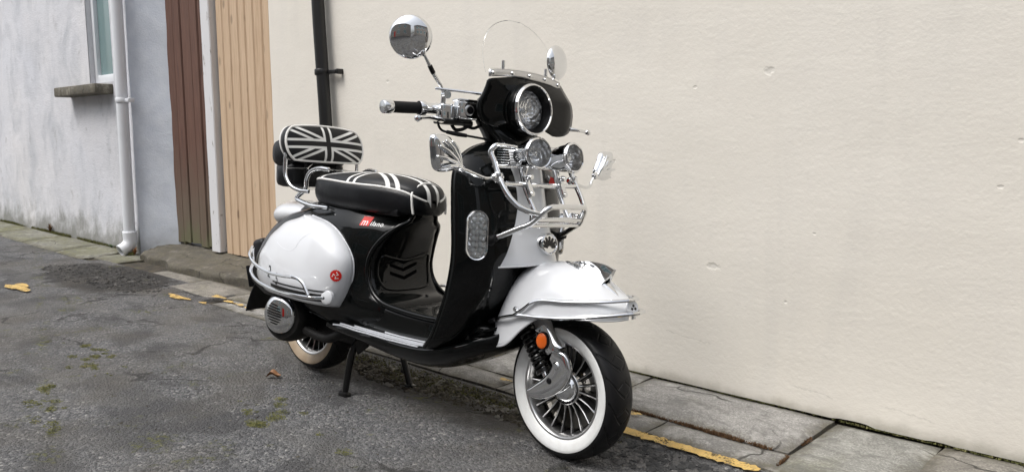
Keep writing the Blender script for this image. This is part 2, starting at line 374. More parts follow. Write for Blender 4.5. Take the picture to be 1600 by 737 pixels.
def creamwall():
    m = mat('cream_render', (.69, .655, .61), .8); n = NT(m); v = n.pos(); xyz = n.sep(v)
    big = n.noise(v, .8, 5, .55); mid = n.noise(v, 7, 6, .6); fine = n.noise(v, 95, 5, .6); tr = n.noise(n.pos((1, 1, 3.2)), 4, 6, .62, .5)
    c = n.ramp(big, [(.3, (.725, .685, .61)), (.7, (.76, .725, .66))])
    c = n.mix(n.ramp(mid, [(.5, 0.0), (.9, .35)]), c, (.68, .65, .60))
    # dirt near the ground and hair cracks with their own outlines
    low = n.math('ADD', xyz[2], n.math('MULTIPLY', n.math('SUBTRACT', mid, .5), .10))
    c = n.mix(n.math('MULTIPLY', n.smooth(low, .0, .05, True), .65), c, (.22, .21, .16))
    c = n.mix(n.math('MULTIPLY', n.smooth(low, .02, .22, True), .25), c, (.48, .45, .39))
    grain = n.noise(v, 42, 4, .55)
    h = n.math('ADD', n.math('MULTIPLY', tr, .55), n.math('ADD', n.math('MULTIPLY', mid, .45), n.math('ADD', n.math('MULTIPLY', grain, .42), n.math('MULTIPLY', fine, .28))))
    # knocks and pits
    spots = [(.24, 1.235, .022), (.05, .50, .026), (-.05, 1.19, .010), (.43, .66, .008), (-.42, .90, .010), (1.02, .99, .010), (.98, .85, .009), (-1.9, 1.3, .012), (.75, 1.46, .012), (.34, .40, .008)]
    tot = None
    for (sx, sz, r) in spots:
        dx = n.math('SUBTRACT', xyz[0], sx); dz = n.math('MULTIPLY', n.math('SUBTRACT', xyz[2], sz), 1.4)
        q = n.math('SQRT', n.math('ADD', n.math('MULTIPLY', dx, dx), n.math('MULTIPLY', dz, dz)))
        q = n.math('ADD', q, n.math('MULTIPLY', n.math('SUBTRACT', n.noise(v, 55, 3), .5), r*1.5))
        k = n.smooth(q, r*.35, r*1.1, True)
        tot = k if tot is None else n.math('MAXIMUM', tot, k)
    crk = None
    for (ax_, az_, bx_, bz_) in CRACKS:
        L2 = (bx_-ax_)**2 + (bz_-az_)**2
        wz = n.math('ADD', xyz[2], n.math('MULTIPLY', n.math('SUBTRACT', n.noise(v, 16, 5, .7), .5), .05))
        t_ = n.math('DIVIDE', n.math('ADD', n.math('MULTIPLY', n.math('SUBTRACT', xyz[0], ax_), bx_-ax_), n.math('MULTIPLY', n.math('SUBTRACT', wz, az_), bz_-az_)), L2, clamp=True)
        qx = n.math('SUBTRACT', xyz[0], n.math('ADD', n.math('MULTIPLY', t_, bx_-ax_), ax_)); qz = n.math('SUBTRACT', wz, n.math('ADD', n.math('MULTIPLY', t_, bz_-az_), az_))
        k = n.smooth(n.math('SQRT', n.math('ADD', n.math('MULTIPLY', qx, qx), n.math('MULTIPLY', qz, qz))), .0006, .003, True)
        crk = k if crk is None else n.math('MAXIMUM', crk, k)
    c = n.mix(n.math('MULTIPLY', crk, .28), c, (.34, .32, .28))
    c = n.mix(n.math('MULTIPLY', tot, .25), c, (.60, .58, .55))
    stn = n.noise(n.pos((2.2, 1, .35)), 2.6, 6, .65, .3)
    c = n.mix(n.ramp(stn, [(.52, 0.0), (.75, .30)]), c, (.60, .575, .53))
    n.color(c)
    nb = n.bump(h, .24, .010); nb = n.bump(n.math('SUBTRACT', 1.0, tot), .32, .008, nb); n.normal(nb)
    return m
M['cream'] = creamwall()
def greywall():
    m = mat('stained_whitewash', (.55, .56, .58), .85); n = NT(m); v = n.pos(); xyz = n.sep(v)
    st = n.noise(n.pos((1.3, 1.3, .75)), 2.2, 7, .68, .6); mid = n.noise(v, 8, 6, .65); fine = n.noise(v, 70, 5, .65); big = n.noise(v, .9, 4)
    c = n.ramp(big, [(.3, (.60, .61, .65)), (.7, (.68, .67, .68))])
    c = n.mix(n.ramp(st, [(.47, 0.0), (.70, .7)]), c, (.40, .42, .45))
    c = n.mix(n.math('MULTIPLY', n.ramp(n.noise(n.pos((2.2, 2.2, 1.2)), 3, 7, .7), [(.60, 0.0), (.76, 1.0)]), .55), c, (.20, .20, .195))
    low = n.math('ADD', xyz[2], n.math('MULTIPLY', n.math('SUBTRACT', n.noise(v, 3.5, 6, .7), .5), .7))
    c = n.mix(n.math('MULTIPLY', n.smooth(low, .02, .34, True), .8), c, (.13, .13, .105))
    c = n.mix(n.math('MULTIPLY', n.ramp(mid, [(.6, 0.0), (.7, 1.0)]), .35), c, (.26, .26, .25))
    n.color(c); h = n.math('ADD', n.math('MULTIPLY', st, .7), n.math('ADD', n.math('MULTIPLY', mid, .7), n.math('MULTIPLY', fine, .5)))
    n.normal(n.bump(h, .55, .016)); return m
M['greywall'] = greywall()
def bluepier():
    m = mat('pale_blue_roughcast', (.50, .54, .60), .9); n = NT(m); v = n.pos(); xyz = n.sep(v)
    mid = n.noise(v, 9, 6, .65); fine = n.noise(v, 80, 5, .7)
    c = n.ramp(mid, [(.3, (.60, .64, .71)), (.7, (.70, .735, .79))])
    low = n.math('ADD', xyz[2], n.math('MULTIPLY', n.math('SUBTRACT', n.noise(v, 4, 6, .7), .5), .5))
    c = n.mix(n.math('MULTIPLY', n.smooth(low, .0, .25, True), .5), c, (.25, .25, .24)); n.color(c)
    n.normal(n.bump(n.math('ADD', mid, n.math('MULTIPLY', fine, .8)), .6, .014)); return m
M['bluepier'] = bluepier()
def wood(name, c0, c1, c2, knots, moss=False):
    m = mat(name, c1, .7); n = NT(m); oi = n.n('ObjectInfo'); tc = n.n('TexCoord')
    off = n.n('VectorMath', operation='ADD'); n.link(tc.outputs['Object'], off.inputs[0])
    sc = n.n('VectorMath', operation='SCALE'); sc.inputs[3].default_value = 37.0
    cmb = n.n('CombineXYZ'); n.link(oi.outputs['Random'], cmb.inputs[0]); n.link(oi.outputs['Random'], cmb.inputs[2])
    n.link(cmb.outputs[0], sc.inputs[0]); n.link(sc.outputs[0], off.inputs[1]); V = off.outputs[0]
    mp = n.n('Mapping'); mp.inputs['Scale'].default_value = (1, 1, .07); n.link(V, mp.inputs[0])
    g = n.noise(mp.outputs[0], 38, 6, .6, 1.2); g2 = n.noise(mp.outputs[0], 120, 4, .6)
    c = n.ramp(g, [(.28, c0), (.5, c1), (.72, c2)])
    c = n.mix(n.ramp(g2, [(.5, 0.0), (.8, .35)]), c, c0)
    mp2 = n.n('Mapping'); mp2.inputs['Scale'].default_value = (1, 1, .45); n.link(V, mp2.inputs[0])
    kd = n.voro(mp2.outputs[0], 7.5)
    c = n.mix(n.math('MULTIPLY', n.smooth(kd, .06, .16, True), knots), c, tuple(x*.45 for x in c0))
    c = n.mix(n.math('MULTIPLY', oi.outputs['Random'], .55), c, n.mix(.5, c0, c2) if False else c2)
    xyz = n.sep(tc.outputs['Object'])
    if moss:
        low = n.math('ADD', xyz[2], n.math('MULTIPLY', n.math('SUBTRACT', n.noise(n.pos((3, 3, .7)), 3, 6, .7), .5), .9))
        c = n.mix(n.math('MULTIPLY', n.smooth(low, .1, .9, True), .65), c, (.13, .115, .08))
        c = n.mix(n.math('MULTIPLY', n.smooth(low, .0, .22, True), .6), c, (.11, .125, .055))
    n.color(c); n.normal(n.bump(g2, .25, .004, n.bump(g, .25, .006))); return m
M['old_wood'] = wood('old_wood', (.042, .019, .013), (.098, .044, .030), (.15, .076, .052), .2, True)
M['new_wood'] = wood('new_wood', (.38, .255, .155), (.51, .365, .24), (.60, .45, .31), .95)
M['peeling'] = mat('peeling_white', (.66, .66, .66), .65)
n = NT(M['peeling']); v = n.pos((1, 1, .25)); pk = n.ramp(n.noise(v, 26, 7, .7), [(.62, 0.0), (.66, 1.0)])
n.color(n.mix(n.math('MULTIPLY', pk, .8), (.66, .66, .67), (.20, .17, .14))); n.normal(n.bump(pk, .5, .004))
M['pvc_white'] = mat('pvc_white', (.72, .74, .77), .4)
n = NT(M['pvc_white']); v = n.pos((1, 1, .3)); n.color(n.mix(n.ramp(n.noise(v, 8, 6, .7), [(.5, 0.0), (.85, .5)]), (.74, .76, .79), (.50, .51, .51)))
M['pvc_black'] = mat('pvc_black', (.012, .012, .012), .38)
M['window_glass'] = mat('window_glass', (.16, .25, .25), .12, 0, .6)
n = NT(M['window_glass']); n.normal(n.bump(n.noise(n.pos(), 120, 2), .12, .003))
M['frost'] = M['window_glass']
M['sill_stone'] = slabmat('sill_stone', (.27, .25, .21), .45)
M['gravel'] = mat('gravel', (.05, .05, .05), .85)
n = NT(M['gravel']); v = n.pos(); n.color(n.ramp(n.voro(v, 28, out='Color'), [(0, (.022, .022, .023)), (.5, (.05, .05, .05)), (.9, (.12, .115, .11)), (1, (.2, .19, .18))])); n.normal(n.bump(n.noise(v, 150, 3), .4, .003))
M['grit'] = mat('grit', (.025, .023, .021), .8)
n = NT(M['grit']); v = n.pos(); n.color(n.ramp(n.sep(n.voro(v, 20, out='Color'))[0], [(0, (.010, .0095, .009)), (.7, (.028, .026, .023)), (1, (.09, .085, .078))]))
M['rubble'] = mat('rubble', (.12, .11, .09), .9)
n = NT(M['rubble']); v = n.pos(); n.color(n.ramp(n.sep(n.voro(v, 24, out='Color'))[0], [(0, (.030, .026, .019)), (.5, (.068, .060, .042)), (.8, (.12, .11, .09)), (1, (.24, .23, .21))])); n.normal(n.bump(n.noise(v, 120, 3), .4, .003))  # brown rubble, tones darkened further to deepen the shade under the scooter
M['moss'] = mat('moss', (.09, .1, .03), .95)
n = NT(M['moss']); n.color(n.ramp(n.noise(n.pos(), 30, 5), [(.3, (.08, .085, .028)), (.55, (.15, .15, .05)), (.75, (.22, .19, .09))]))
M['dead_moss'] = mat('dead_moss', (.12, .065, .03), .95)
M['weed_green'] = mat('weed_green', (.06, .12, .03), .6)
M['leaf'] = mat('dry_leaf', (.26, .12, .045), .6)
M['brick'] = mat('brick', (.23, .09, .06), .85)
n = NT(M['brick']); bt = n.n('TexBrick'); n.link(n.pos((4, 4, 4)), bt.inputs['Vector'])
bt.inputs['Color1'].default_value = (.25, .10, .065, 1); bt.inputs['Color2'].default_value = (.17, .07, .05, 1); bt.inputs['Mortar'].default_value = (.33, .30, .27, 1); n.color(bt.outputs[0])

# ------------------------------------------------------------------ the setting
WALL = .872
# road: one sheet to the horizon, finer and uneven round the scooter, falling a little to the gutter
def road_z(x, y):
    yk = np.where(x > -3.06, .338, np.where(x > -5.4, .56, .452)); drop = -.045*(y > yk)
    near = np.exp(-((x + .5)/3.0)**2 - (y/1.6)**2)
    g = -.014 * np.exp(-((y - .22)/.13)**2) * (x > -2.8) * (x < 1.6)
    return drop + g + .0016*fbm(x*9, y*9, 3)*near + .006*fbm(x*1.3, y*1.3, 5)*(1 - np.exp(-((x)**2 + y**2)/4))*(np.abs(x) < 14) - .004*(x < -2.8)
def sheet(xs, ys, zf):
    X, Y = np.meshgrid(xs, ys, indexing='ij'); Z = zf(X, Y)
    b = MB(); b.add(np.stack([X, Y, Z], -1).reshape(-1, 3), grid_faces(len(xs), len(ys))); return b
xs = np.concatenate([[-220, -80, -30], np.arange(-14, -5, .25), np.arange(-5, 1.8, .04), [2, 3, 5, 9, 20, 80, 220]])
ys = np.concatenate([[-220, -60, -20, -9, -5, -3], np.arange(-2.2, .95, .03), [1.0, 1.6, 4, 20, 60, 220]])
tag(sheet(xs, ys, road_z).build('road', M['asphalt'], recalc=False), kind='structure')

# pavement: dark bed with individual slabs on it
pav = MB().box((-3.2, .68, -.052), (20, .70, .07)).build('pavement', M['joint_soil']); tag(pav, kind='structure')
def slab(x0, x1, y0, y1, m, z=.004, tilt=(0, 0), skew=0, seed=0, name='paving_slab', parent=pav, th=.05):
    nx, ny = max(5, int((x1-x0)/.045)), max(4, int((y1-y0)/.045))
    u = np.linspace(0, 1, nx); w = np.linspace(0, 1, ny); U, W_ = np.meshgrid(u, w, indexing='ij')
    X = x0 + (x1-x0)*U + skew*(W_-.5); Y = y0 + (y1-y0)*W_
    e = np.minimum.reduce([U*(x1-x0), (1-U)*(x1-x0), W_*(y1-y0), (1-W_)*(y1-y0)])
    rg = fbm(X*14, Y*14, seed+50); wob = .006*fbm(X*20, Y*20, seed+90)
    Xe = X + wob*(e < .02); Ye = Y + wob*(e < .02)*np.sign(W_ - .5)
    Z = z + tilt[0]*(U-.5) + tilt[1]*(W_-.5) + .0025*rg - .010*np.exp(-(e/.012)**2)
    b = MB(); b.add(np.stack([Xe, Ye, Z], -1).reshape(-1, 3), grid_faces(nx, ny))
    idx = lambda i, j: i*ny + j
    ring = [idx(i, 0) for i in range(nx)] + [idx(nx-1, j) for j in range(1, ny)] + [idx(i, ny-1) for i in range(nx-2, -1, -1)] + [idx(0, j) for j in range(ny-2, 0, -1)]
    o = len(b.v); b.v += [(b.v[k][0], b.v[k][1], z - th) for k in ring]; L = len(ring)
    b.f += [(ring[k], ring[(k+1) % L], o + (k+1) % L, o + k) for k in range(L)]
    ob = b.build(name, m, parent, ang=60); at = ob.data.attributes.new('edge', 'FLOAT', 'POINT')
    for q_, ev_ in enumerate(e.reshape(-1)): at.data[q_].value = float(ev_)
    return ob
k = 0
# kerb stones with the painted line, then slabs against the cream wall
for (x0, x1) in ((-2.95, -2.12), (-2.11, -1.3), (-1.292, -.62), (-.612, .085), (.090, .529)):
    slab(x0, x1, .335, .486 if x0 < 0 else .482, M['slab'], .004, (0, -.003), .0, k, 'kerb_stone'); k += 1
for (x0, x1) in ((-3.05, -2.3), (-2.29, -1.66), (-1.652, -.95), (-.942, -.215), (-.209, .529)):
    slab(x0, x1, .492, .869, M['slab'] if x0 > -2.2 else M['slab_warm'], .006, (0, .004), .02, k); k += 1
slab(.534, .866, .335, .868, M['slab_green'], .004, (.004, -.004), .03, k); k += 1
slab(.872, 1.555, .335, .868, M['slab_warm'], .008, (0, .004), .02, k); k += 1
slab(1.56, 2.3, .335, .868, M['slab'], .006, (0, .004), .02, k); k += 1
# by the door step and along the stained wall
slab(-3.72, -3.06, .36, .70, M['slab_warm'], .002, (0, .01), .05, k); k += 1
slab(-4.35, -3.73, .50, .70, M['slab_warm'], -.002, (0, .01), .05, k); k += 1
for (x0, x1, m) in ((-6.05, -5.42, 'slab_mossy'), (-6.95, -6.07, 'slab_mossy'), (-7.9, -6.97, 'slab_mossy'), (-8.9, -7.92, 'slab_mossy'), (-10.0, -8.92, 'slab_mossy'), (-11.2, -10.02, 'slab_mossy')):
    slab(x0, x1, .45, .862, M[m], .012, (0, .016), -.06, k); k += 1
slab(-5.40, -4.95, .55, .862, M['slab_mossy'], .008, (0, .012), .04, k); k += 1
# raised door step
stp = MB(); rows = []
for U in np.linspace(0, 1, 46):
    x = -5.22 + U*2.16; row = []
    yf = .735 + .035*math.sin(U*9) + .02*math.sin(U*23+1) - .02*U; 
    for W_ in np.linspace(0, 1, 16):
        y = yf + (1.13 - yf)*W_; row.append((x + .25*(1-W_)*(1-U)**6, y, .052 + .052*W_ + .003*math.sin(37*U + 9*W_) + .003*math.sin(61*W_ + 23*U) - .014*math.exp(-(W_/.05)**2)))
    rows.append([(row[0][0], yf + .004, -.06), (row[0][0], yf, .015)] + row)
tag(stp.loft(rows).build('door_step', M['step_stone'], ang=60), 'worn brown stone step raised in front of the plank door', 'step')

# yellow line paint: a thin sheet on the kerb with ragged edges
def paint(name, x0, x1, y0, y1, z, seed, label, slope=0.0):
    r = np.random.default_rng(seed); N = max(6, int((x1-x0)/.012)); b = MB(); rows = []
    for i in range(N):
        u = i/(N-1); x = x0 + (x1-x0)*u; yo = slope*(x-x0)
        end = min(1, min(u, 1-u)*N/3 + .35)
        a = y0 + yo + r.normal(0, .004); c = y1 + yo + r.normal(0, .004); m_ = (a+c)/2
        rows.append([(x, m_ + (a-m_)*end, z), (x, m_ + (c-m_)*end, z)])
    b.loft(rows); return b.build(name, M['yellow'], recalc=False)
ylw = paint('yellow_line', -.04, .505, .279, .326, .0035, 1, '')
for v_ in ylw.data.vertices: v_.co.z = max(.0005, float(road_z(np.array(v_.co.x), np.array(v_.co.y))) + .006)
tag(ylw, 'long worn yellow line painted along the pavement edge by the front wheel', 'road marking', kind='structure')
def patch(cx_, cy_, rx, ry, z, seed):
    r = np.random.default_rng(seed); N = 22; b = MB(); pts = []
    for i in range(N):
        t = 2*math.pi*i/N; q = 1 + .28*math.sin(3*t + seed) + r.normal(0, .1)
        pts.append((cx_ + rx*q*math.cos(t), cy_ + ry*q*math.sin(t), z))
    b.add(pts + [(cx_, cy_, z)], [(i, (i+1) % N, N) for i in range(N)])
    o = b.build('yellow_paint_patch', M['yellow'], recalc=False); tag(o, kind='structure'); return o
for i, (a, b_, c_, d_, z_) in enumerate([(-3.28, .275, .13, .028, .004), (-3.02, .415, .07, .022, .018), (-2.86, .40, .06, .016, .0125), (-2.99, .30, .035, .016, .004), (-2.75, .40, .06, .016, .0125), (-2.6, .385, .05, .014, .0125), (-.02, .43, .026, .014, .0115), (-.62, .40, .03, .012, .0135), (-4.36, -.285, .17, .055, .006), (-1.0, .41, .05, .012, .0135), (-1.5, .40, .04, .014, .0135)]):
    patch(a, b_, c_, d_, z_ + .002, i)

# ---- cream building
ch = empty('cream_building', (0, WALL, 0))
tag(ch, 'cream rendered building wall behind the scooter with a black downpipe', 'building')
xs = np.concatenate([np.arange(-3.075, 1.99, .03)]); zs = np.concatenate([np.arange(0, 1.9, .03), [2.4, 3.5, 5.5]])
X, Z = np.meshgrid(xs, zs, indexing='ij')
Yd = -.003*fbm(X*3, Z*3, 11) - .0008*fbm(X*11, Z*16, 12) - .010*np.exp(-(Z/.10)**2)*(1 + fbm(X*7, Z*0, 13)*.6)
Zb = Z.copy(); low = (Z[0] < .001)
gap = .001 + .005*fbm(xs*6, xs*0, 21) + .013*np.exp(-((xs-.60)/.06)**6)*(.6 + .4*(xs-.53)/.14) + .007*np.exp(-((xs-.87)/.03)**4)
Zb[:, 0] = np.maximum(.0085, gap + .006)
Zb[:, 1] = np.maximum(Zb[:, 0] + .012, Zb[:, 1])
b = MB(); b.add(np.stack([X, Yd, Zb], -1).reshape(-1, 3), grid_faces(len(xs), len(zs)))
o = len(b.v); nz = len(zs)
b.v += [(xs[i], .05, Zb[i, 0]) for i in range(len(xs))]; b.f += [(i*nz, (i+1)*nz, o+i+1, o+i) for i in range(len(xs)-1)]
o2 = len(b.v); b.v += [(-3.075, .8, zs[j]) for j in range(nz)]; b.f += [(j, j+1, o2+j+1, o2+j) for j in range(nz-1)]
b.build('wall', M['cream'], ch, ang=70)
MB().box((-.55, 2.07, 2.7), (5.02, 4.0, 5.6)).build('wall_core', M['cream'], ch)
MB().box((-.55, .055, .01), (4.98, .02, .12)).build('dark_gap_backing', M['joint_soil'], ch)  # dark strip added behind the gap under the wall to stand for its shade
def vcyl(b, x, y, z0, z1, r, n=24): b.rev([(r, z0), (r, z1)], (x, y, 0), (0, 0, 1), n, caps=True)
dp = empty('black_downpipe', (-2.41, WALL - .055, 0))
tag(dp, 'black plastic downpipe fixed upright to the cream wall', 'pipe')
b = MB(); b.tube([(-.085, 0, 3.2), (-.04, 0, 1.75), (0, 0, 1.07), (.03, 0, .01)], .037, 24, smooth=30, caps=True); b.build('pipe', M['pvc_black'], dp)
b = MB(); b.rev([(.040, -.018), (.043, -.012), (.043, .012), (.040, .018)], (-.023, 0, 1.375), (0, 0, 1), 24); b.box((.045, .02, 1.375), (.10, .022, .022), bev=.003); b.box((.10, .04, 1.375), (.02, .05, .03), bev=.004)
b.build('bracket', M['pvc_black'], dp)

# ---- stained building on the left with window
sb = empty('stained_building', (-5.24, WALL, 0))
tag(sb, 'stained pale grey building with a narrow window and mouldy base', 'building')
# wall sheet with a window hole : x from -5.5.. local (right edge 0)
xl, xr, zl, zh = -.86, -.335, 1.475, 2.9           # window opening (local x)
xs = sorted(set(np.concatenate([[-30, -15, -9], np.arange(-7, 0.001, .06), [xl, xr, 0.0]]).round(4))); zs = sorted(set(np.concatenate([np.arange(0, 2.6, .06), [zl, zh, 3.6, 5.5]]).round(4)))
X, Z = np.meshgrid(xs, zs, indexing='ij'); Yd = -.012*fbm(X*1.5, Z*1.5, 31) - .005*fbm(X*6, Z*6, 32) - .02*np.exp(-(Z/.15)**2)
edge = (np.abs(X) < .05) | ((X > xl - .03) & (X < xr + .03) & (Z > zl - .03)); Yd[edge] *= .2
b = MB(); F = []
for i in range(len(xs)-1):
    for j in range(len(zs)-1):
        mx, mz = (xs[i]+xs[i+1])/2, (zs[j]+zs[j+1])/2
        if xl < mx < xr and zl < mz < zh: continue
        q = i*len(zs)+j; F.append((q, q+1, q+1+len(zs), q+len(zs)))
b.add(np.stack([X, Yd, Z], -1).reshape(-1, 3), F); b.build('wall', M['greywall'], sb, ang=60)
# reveals
b = MB(); b.box((xl - .02, .075, (zl+zh)/2), (.04, .14, zh-zl)); b.box((xr + .02, .075, (zl+zh)/2), (.04, .14, zh-zl)); b.box(((xl+xr)/2, .11, zl - .03), (xr-xl+.06, .17, .06)); b.build('window_reveal', M['greywall'], sb)
b = MB(); rows = []
for zz in np.arange(0, 3.7, .06):
    rows.append([(.002 + .006*math.sin(zz*7) + .004*math.sin(zz*19 + t*4) + .275*t, -.004 + .224*t, zz) for t in np.linspace(0, 1, 12)])
b.loft(rows).build('side_return', M['bluepier'], sb, ang=60)
w = empty('window'); w.parent = sb
b = MB(); fy = .075
for (x0, x1, z0, z1) in ((xl, xl+.06, zl, zh), (xr-.06, xr, zl, zh), (xl+.06, xr-.06, zl, zl+.075), (xl+.06, xr-.06, zh-.06, zh)):
    b.box(((x0+x1)/2, fy, (z0+z1)/2), (x1-x0-.002, .06, z1-z0-.002), bev=.006)
b.build('frame', M['pvc_white'], w)
MB().box(((xl+xr)/2, fy + .01, (zl+zh)/2), (xr-xl-.115, .012, zh-zl-.13)).build('pane', M['window_glass'], w)
b = MB(); b.box((-.865, -.045, 1.412), (.99, .20, .085), bev=.012); b.build('sill', M['sill_stone'], w)
# white downpipe
wp = empty('white_downpipe', (-5.262, WALL - .075, 0)); tag(wp, 'white plastic downpipe with a shoe at the foot of the stained wall', 'pipe')
b = MB(); b.tube([(.045, 0, 3.4), (.035, 0, 1.7), (.0, 0, .17)], .046, 24, caps=True); b.build('pipe', M['pvc_white'], wp)
b = MB(); b.tube([(0, 0, .21), (0, 0, .12), (.0, -.03, .075), (.0, -.085, .045)], [.053, .053, .052, .052], 24, smooth=14, caps=False); b.build('shoe', M['pvc_white'], wp, solid=.006)
b = MB(); b.rev([(.049, -.02), (.052, -.015), (.052, .015), (.049, .02)], (.028, 0, 1.30), (0, 0, 1), 24); b.box((.09, .01, 1.30), (.09, .016, .03), bev=.003); b.box((.128, .03, 1.30), (.022, .05, .035), bev=.004); b.build('bracket', M['pvc_white'], wp)

# ---- plank door, post, new boards in the recess
DY = 1.08
dr = empty('plank_door', (-4.675, DY, .10)); tag(dr, 'dark brown weathered plank door with mossy rotten bottom', 'door')
x = -.325; wd = [.142, .132, .160, .122, .158]
for i, w_ in enumerate(wd):
    z0 = .012 + .012*(i % 3) ; b = MB()
    rows = []
    for zz in np.concatenate([[z0, z0+.04, z0+.1], np.arange(.25, 2.8, .2)]):
        jz = (rng.normal(0, .0015) if zz > .2 else rng.normal(0, .004))
        rows.append([(x + .006, .03, zz), (x + .005 + jz, .006 + .004*(i % 2), zz), (x + .012, -.005*(i % 2), zz), (x + w_ - .014, -.005*(i % 2) + .001, zz), (x + w_ - .006 + jz, .007, zz), (x + w_ - .006, .03, zz)])
    for q in range(6): rows[0][q] = (rows[0][q][0], rows[0][q][1], z0 + rng.uniform(-.012, .012))
    b.loft(rows, cv=True, caps=True).build('plank', M['old_wood'], dr, ang=25); x += w_
MB().box((.03, .05, 1.4), (.72, .03, 2.75)).build('backing', M['joint_soil'], dr)
dp2 = MB(); rows = []
for zz in np.arange(0.0, 2.9, .1):
    j = .002*math.sin(zz*13); rows.append([(-.066 + j, .05, zz), (-.066 + j, -.045, zz), (-.060 + j, -.052, zz), (.060 + j, -.052, zz), (.066 + j, -.045, zz), (.066 + j, .05, zz)])
o = dp2.loft(rows, cv=True, caps=True).build('door_post', M['peeling'], None, ang=25); o.location = (-4.225, DY, .11)
tag(o, 'white door post with flaking paint between old door and new boards', 'post')
nb = empty('board_screen', (-3.535, DY, .10)); tag(nb, 'screen of new pine boards with knots beside the white post', 'screen')
x = -.60
for i in range(11):
    w_ = .108 + .01*((i*7) % 3 - 1); b = MB(); rows = []
    for zz in np.arange(.005, 2.85, .25):
        rows.append([(x + .003, .02, zz), (x + .003, -.002, zz), (x + .012, -.012, zz), (x + w_ - .014, -.012, zz), (x + w_ - .004, -.003, zz), (x + w_ - .004, .02, zz)])
    b.loft(rows, cv=True, caps=True).build('board', M['new_wood'], nb, ang=25); x += w_
MB().box((0, .045, 1.4), (1.25, .03, 2.75)).build('backing', M['joint_soil'], nb)

# ---- houses across the lane and at its end (seen only in the paint and chrome)
def brick_house(loc, rot, label, W2, L, doorm):
    bh = empty('brick_house', loc); bh.rotation_euler = (0, 0, rot); tag(bh, label, 'house')
    b = MB(); xs = sorted({-L, L} | {q for w_ in W2 for q in w_[:2]}); zs = sorted({0, 5.6} | {q for w_ in W2 for q in w_[2:]})
    for i in range(len(xs)-1):
        for j in range(len(zs)-1):
            mx, mz = (xs[i]+xs[i+1])/2, (zs[j]+zs[j+1])/2
            if any(a < mx < c and e < mz < g for a, c, e, g in W2): continue
            b.box((mx, -.15, mz), (xs[i+1]-xs[i], .3, zs[j+1]-zs[j]))
    b.build('wall', M['brick'], bh, smooth=False)
    for (a, c_, e, g) in W2:
        if e == 0:
            MB().box(((a+c_)/2, -.1, (e+g)/2), (c_-a, .06, g-e), bev=.01).build('door', doorm, bh)
        else:
            wo = empty('window'); wo.parent = bh; b = MB()
            for (x0, x1, z0, z1) in ((a, a+.07, e, g), (c_-.07, c_, e, g), (a+.07, c_-.07, e, e+.07), (a+.07, c_-.07, g-.07, g), ((a+c_)/2-.03, (a+c_)/2+.03, e+.07, g-.07)):
                b.box(((x0+x1)/2, -.1, (z0+z1)/2), (x1-x0, .08, z1-z0))
            b.build('frame', M['pvc_white'], wo, smooth=False)
            MB().box(((a+c_)/2, -.12, (e+g)/2), (c_-a-.1, .02, g-e-.1)).build('pane', M['window_glass'], wo)
    b = MB(); b.add([(-L-.3, .35, 5.55), (L+.3, .35, 5.55), (L+.3, -3.5, 7.6), (-L-.3, -3.5, 7.6), (-L-.3, -7.5, 5.55), (L+.3, -7.5, 5.55)], [(0, 1, 2, 3), (3, 2, 5, 4)]); b.build('roof', M['gravel'], bh, smooth=False, solid=.12)
win = lambda *q: [(x, x + 1.3, z, z + 1.45) for x in q for z in (1.0, 3.5)]
brick_house((-1.5, -7.6, 0), 0, 'red brick house across the lane with a red door, seen in the chrome', win(-6.2, -3.0, 1.4, 4.6) + [(-.9, .1, 0, 2.2)], 9, M['red_paint'])
brick_house((9.5, 1.5, 0), R(90), 'red brick house at the lane end with a black door, seen in the paint', win(-6.5, -4.4, -2.0, 2.2, 4.6) + [(.2, 1.2, 0, 2.2)], 8, M['black_gloss'])

# ------------------------------------------------------------------ THE SCOOTER (local frame: +X forward, +Y its left, Z up)
sc = empty('scooter', (0, 0, 0)); sc.rotation_euler = (R(-4.2), 0, 0)
tag(sc, 'black and white retro motor scooter parked on its centre stand beside the cream wall', 'scooter')
CH, BK, WH = M['chrome'], M['black_gloss'], M['white_gloss']
def T(path, r, n=10, sm=28, **k): return MB().tube(path, r, n, smooth=sm, **k)

# --- leg shield
LS = [  # z, half width, x centre, x edge
 (.975, .060, -.300, -.325), (.968, .105, -.285, -.325), (.948, .165, -.262, -.322), (.915, .212, -.238, -.320), (.865, .234, -.215, -.318), (.755, .240, -.192, -.308),
 (.615, .240, -.186, -.300), (.50, .242, -.206, -.318), (.41, .243, -.262, -.350), (.345, .238, -.300, -.385), (.300, .225, -.345, -.430)]
def ls_x(z, y):
    zz = [q[0] for q in LS][::-1]; w = np.interp(z, zz, [q[1] for q in LS][::-1]); xc = np.interp(z, zz, [q[2] for q in LS][::-1]); xe = np.interp(z, zz, [q[3] for q in LS][::-1])
    s = min(1, abs(y)/w); return xc - .052*s*s + (xe - xc + .052)*s**9
rows = []
for (z, w, xc, xe) in LS:
    rows.append([(xc - .052*s*s + (xe - xc + .052)*abs(s)**9, w*s, z + .006*(1 - abs(s))) for s in np.sin(np.linspace(-math.pi/2, math.pi/2, 25))])
rows = refine(rows, 60, 49)
lsh = MB().loft(rows).build('leg_shield', BK, sc, solid=.008, soff=1)
edge = [r[0] for r in rows]; edge2 = [r[-1] for r in rows]
path = edge[::-1] + rows[0][1:-1][::4] + edge2
MB().tube([A(p) + A((-.004, 0, 0)) for p in path], .0085, 8).build('edge_trim', BK, lsh)
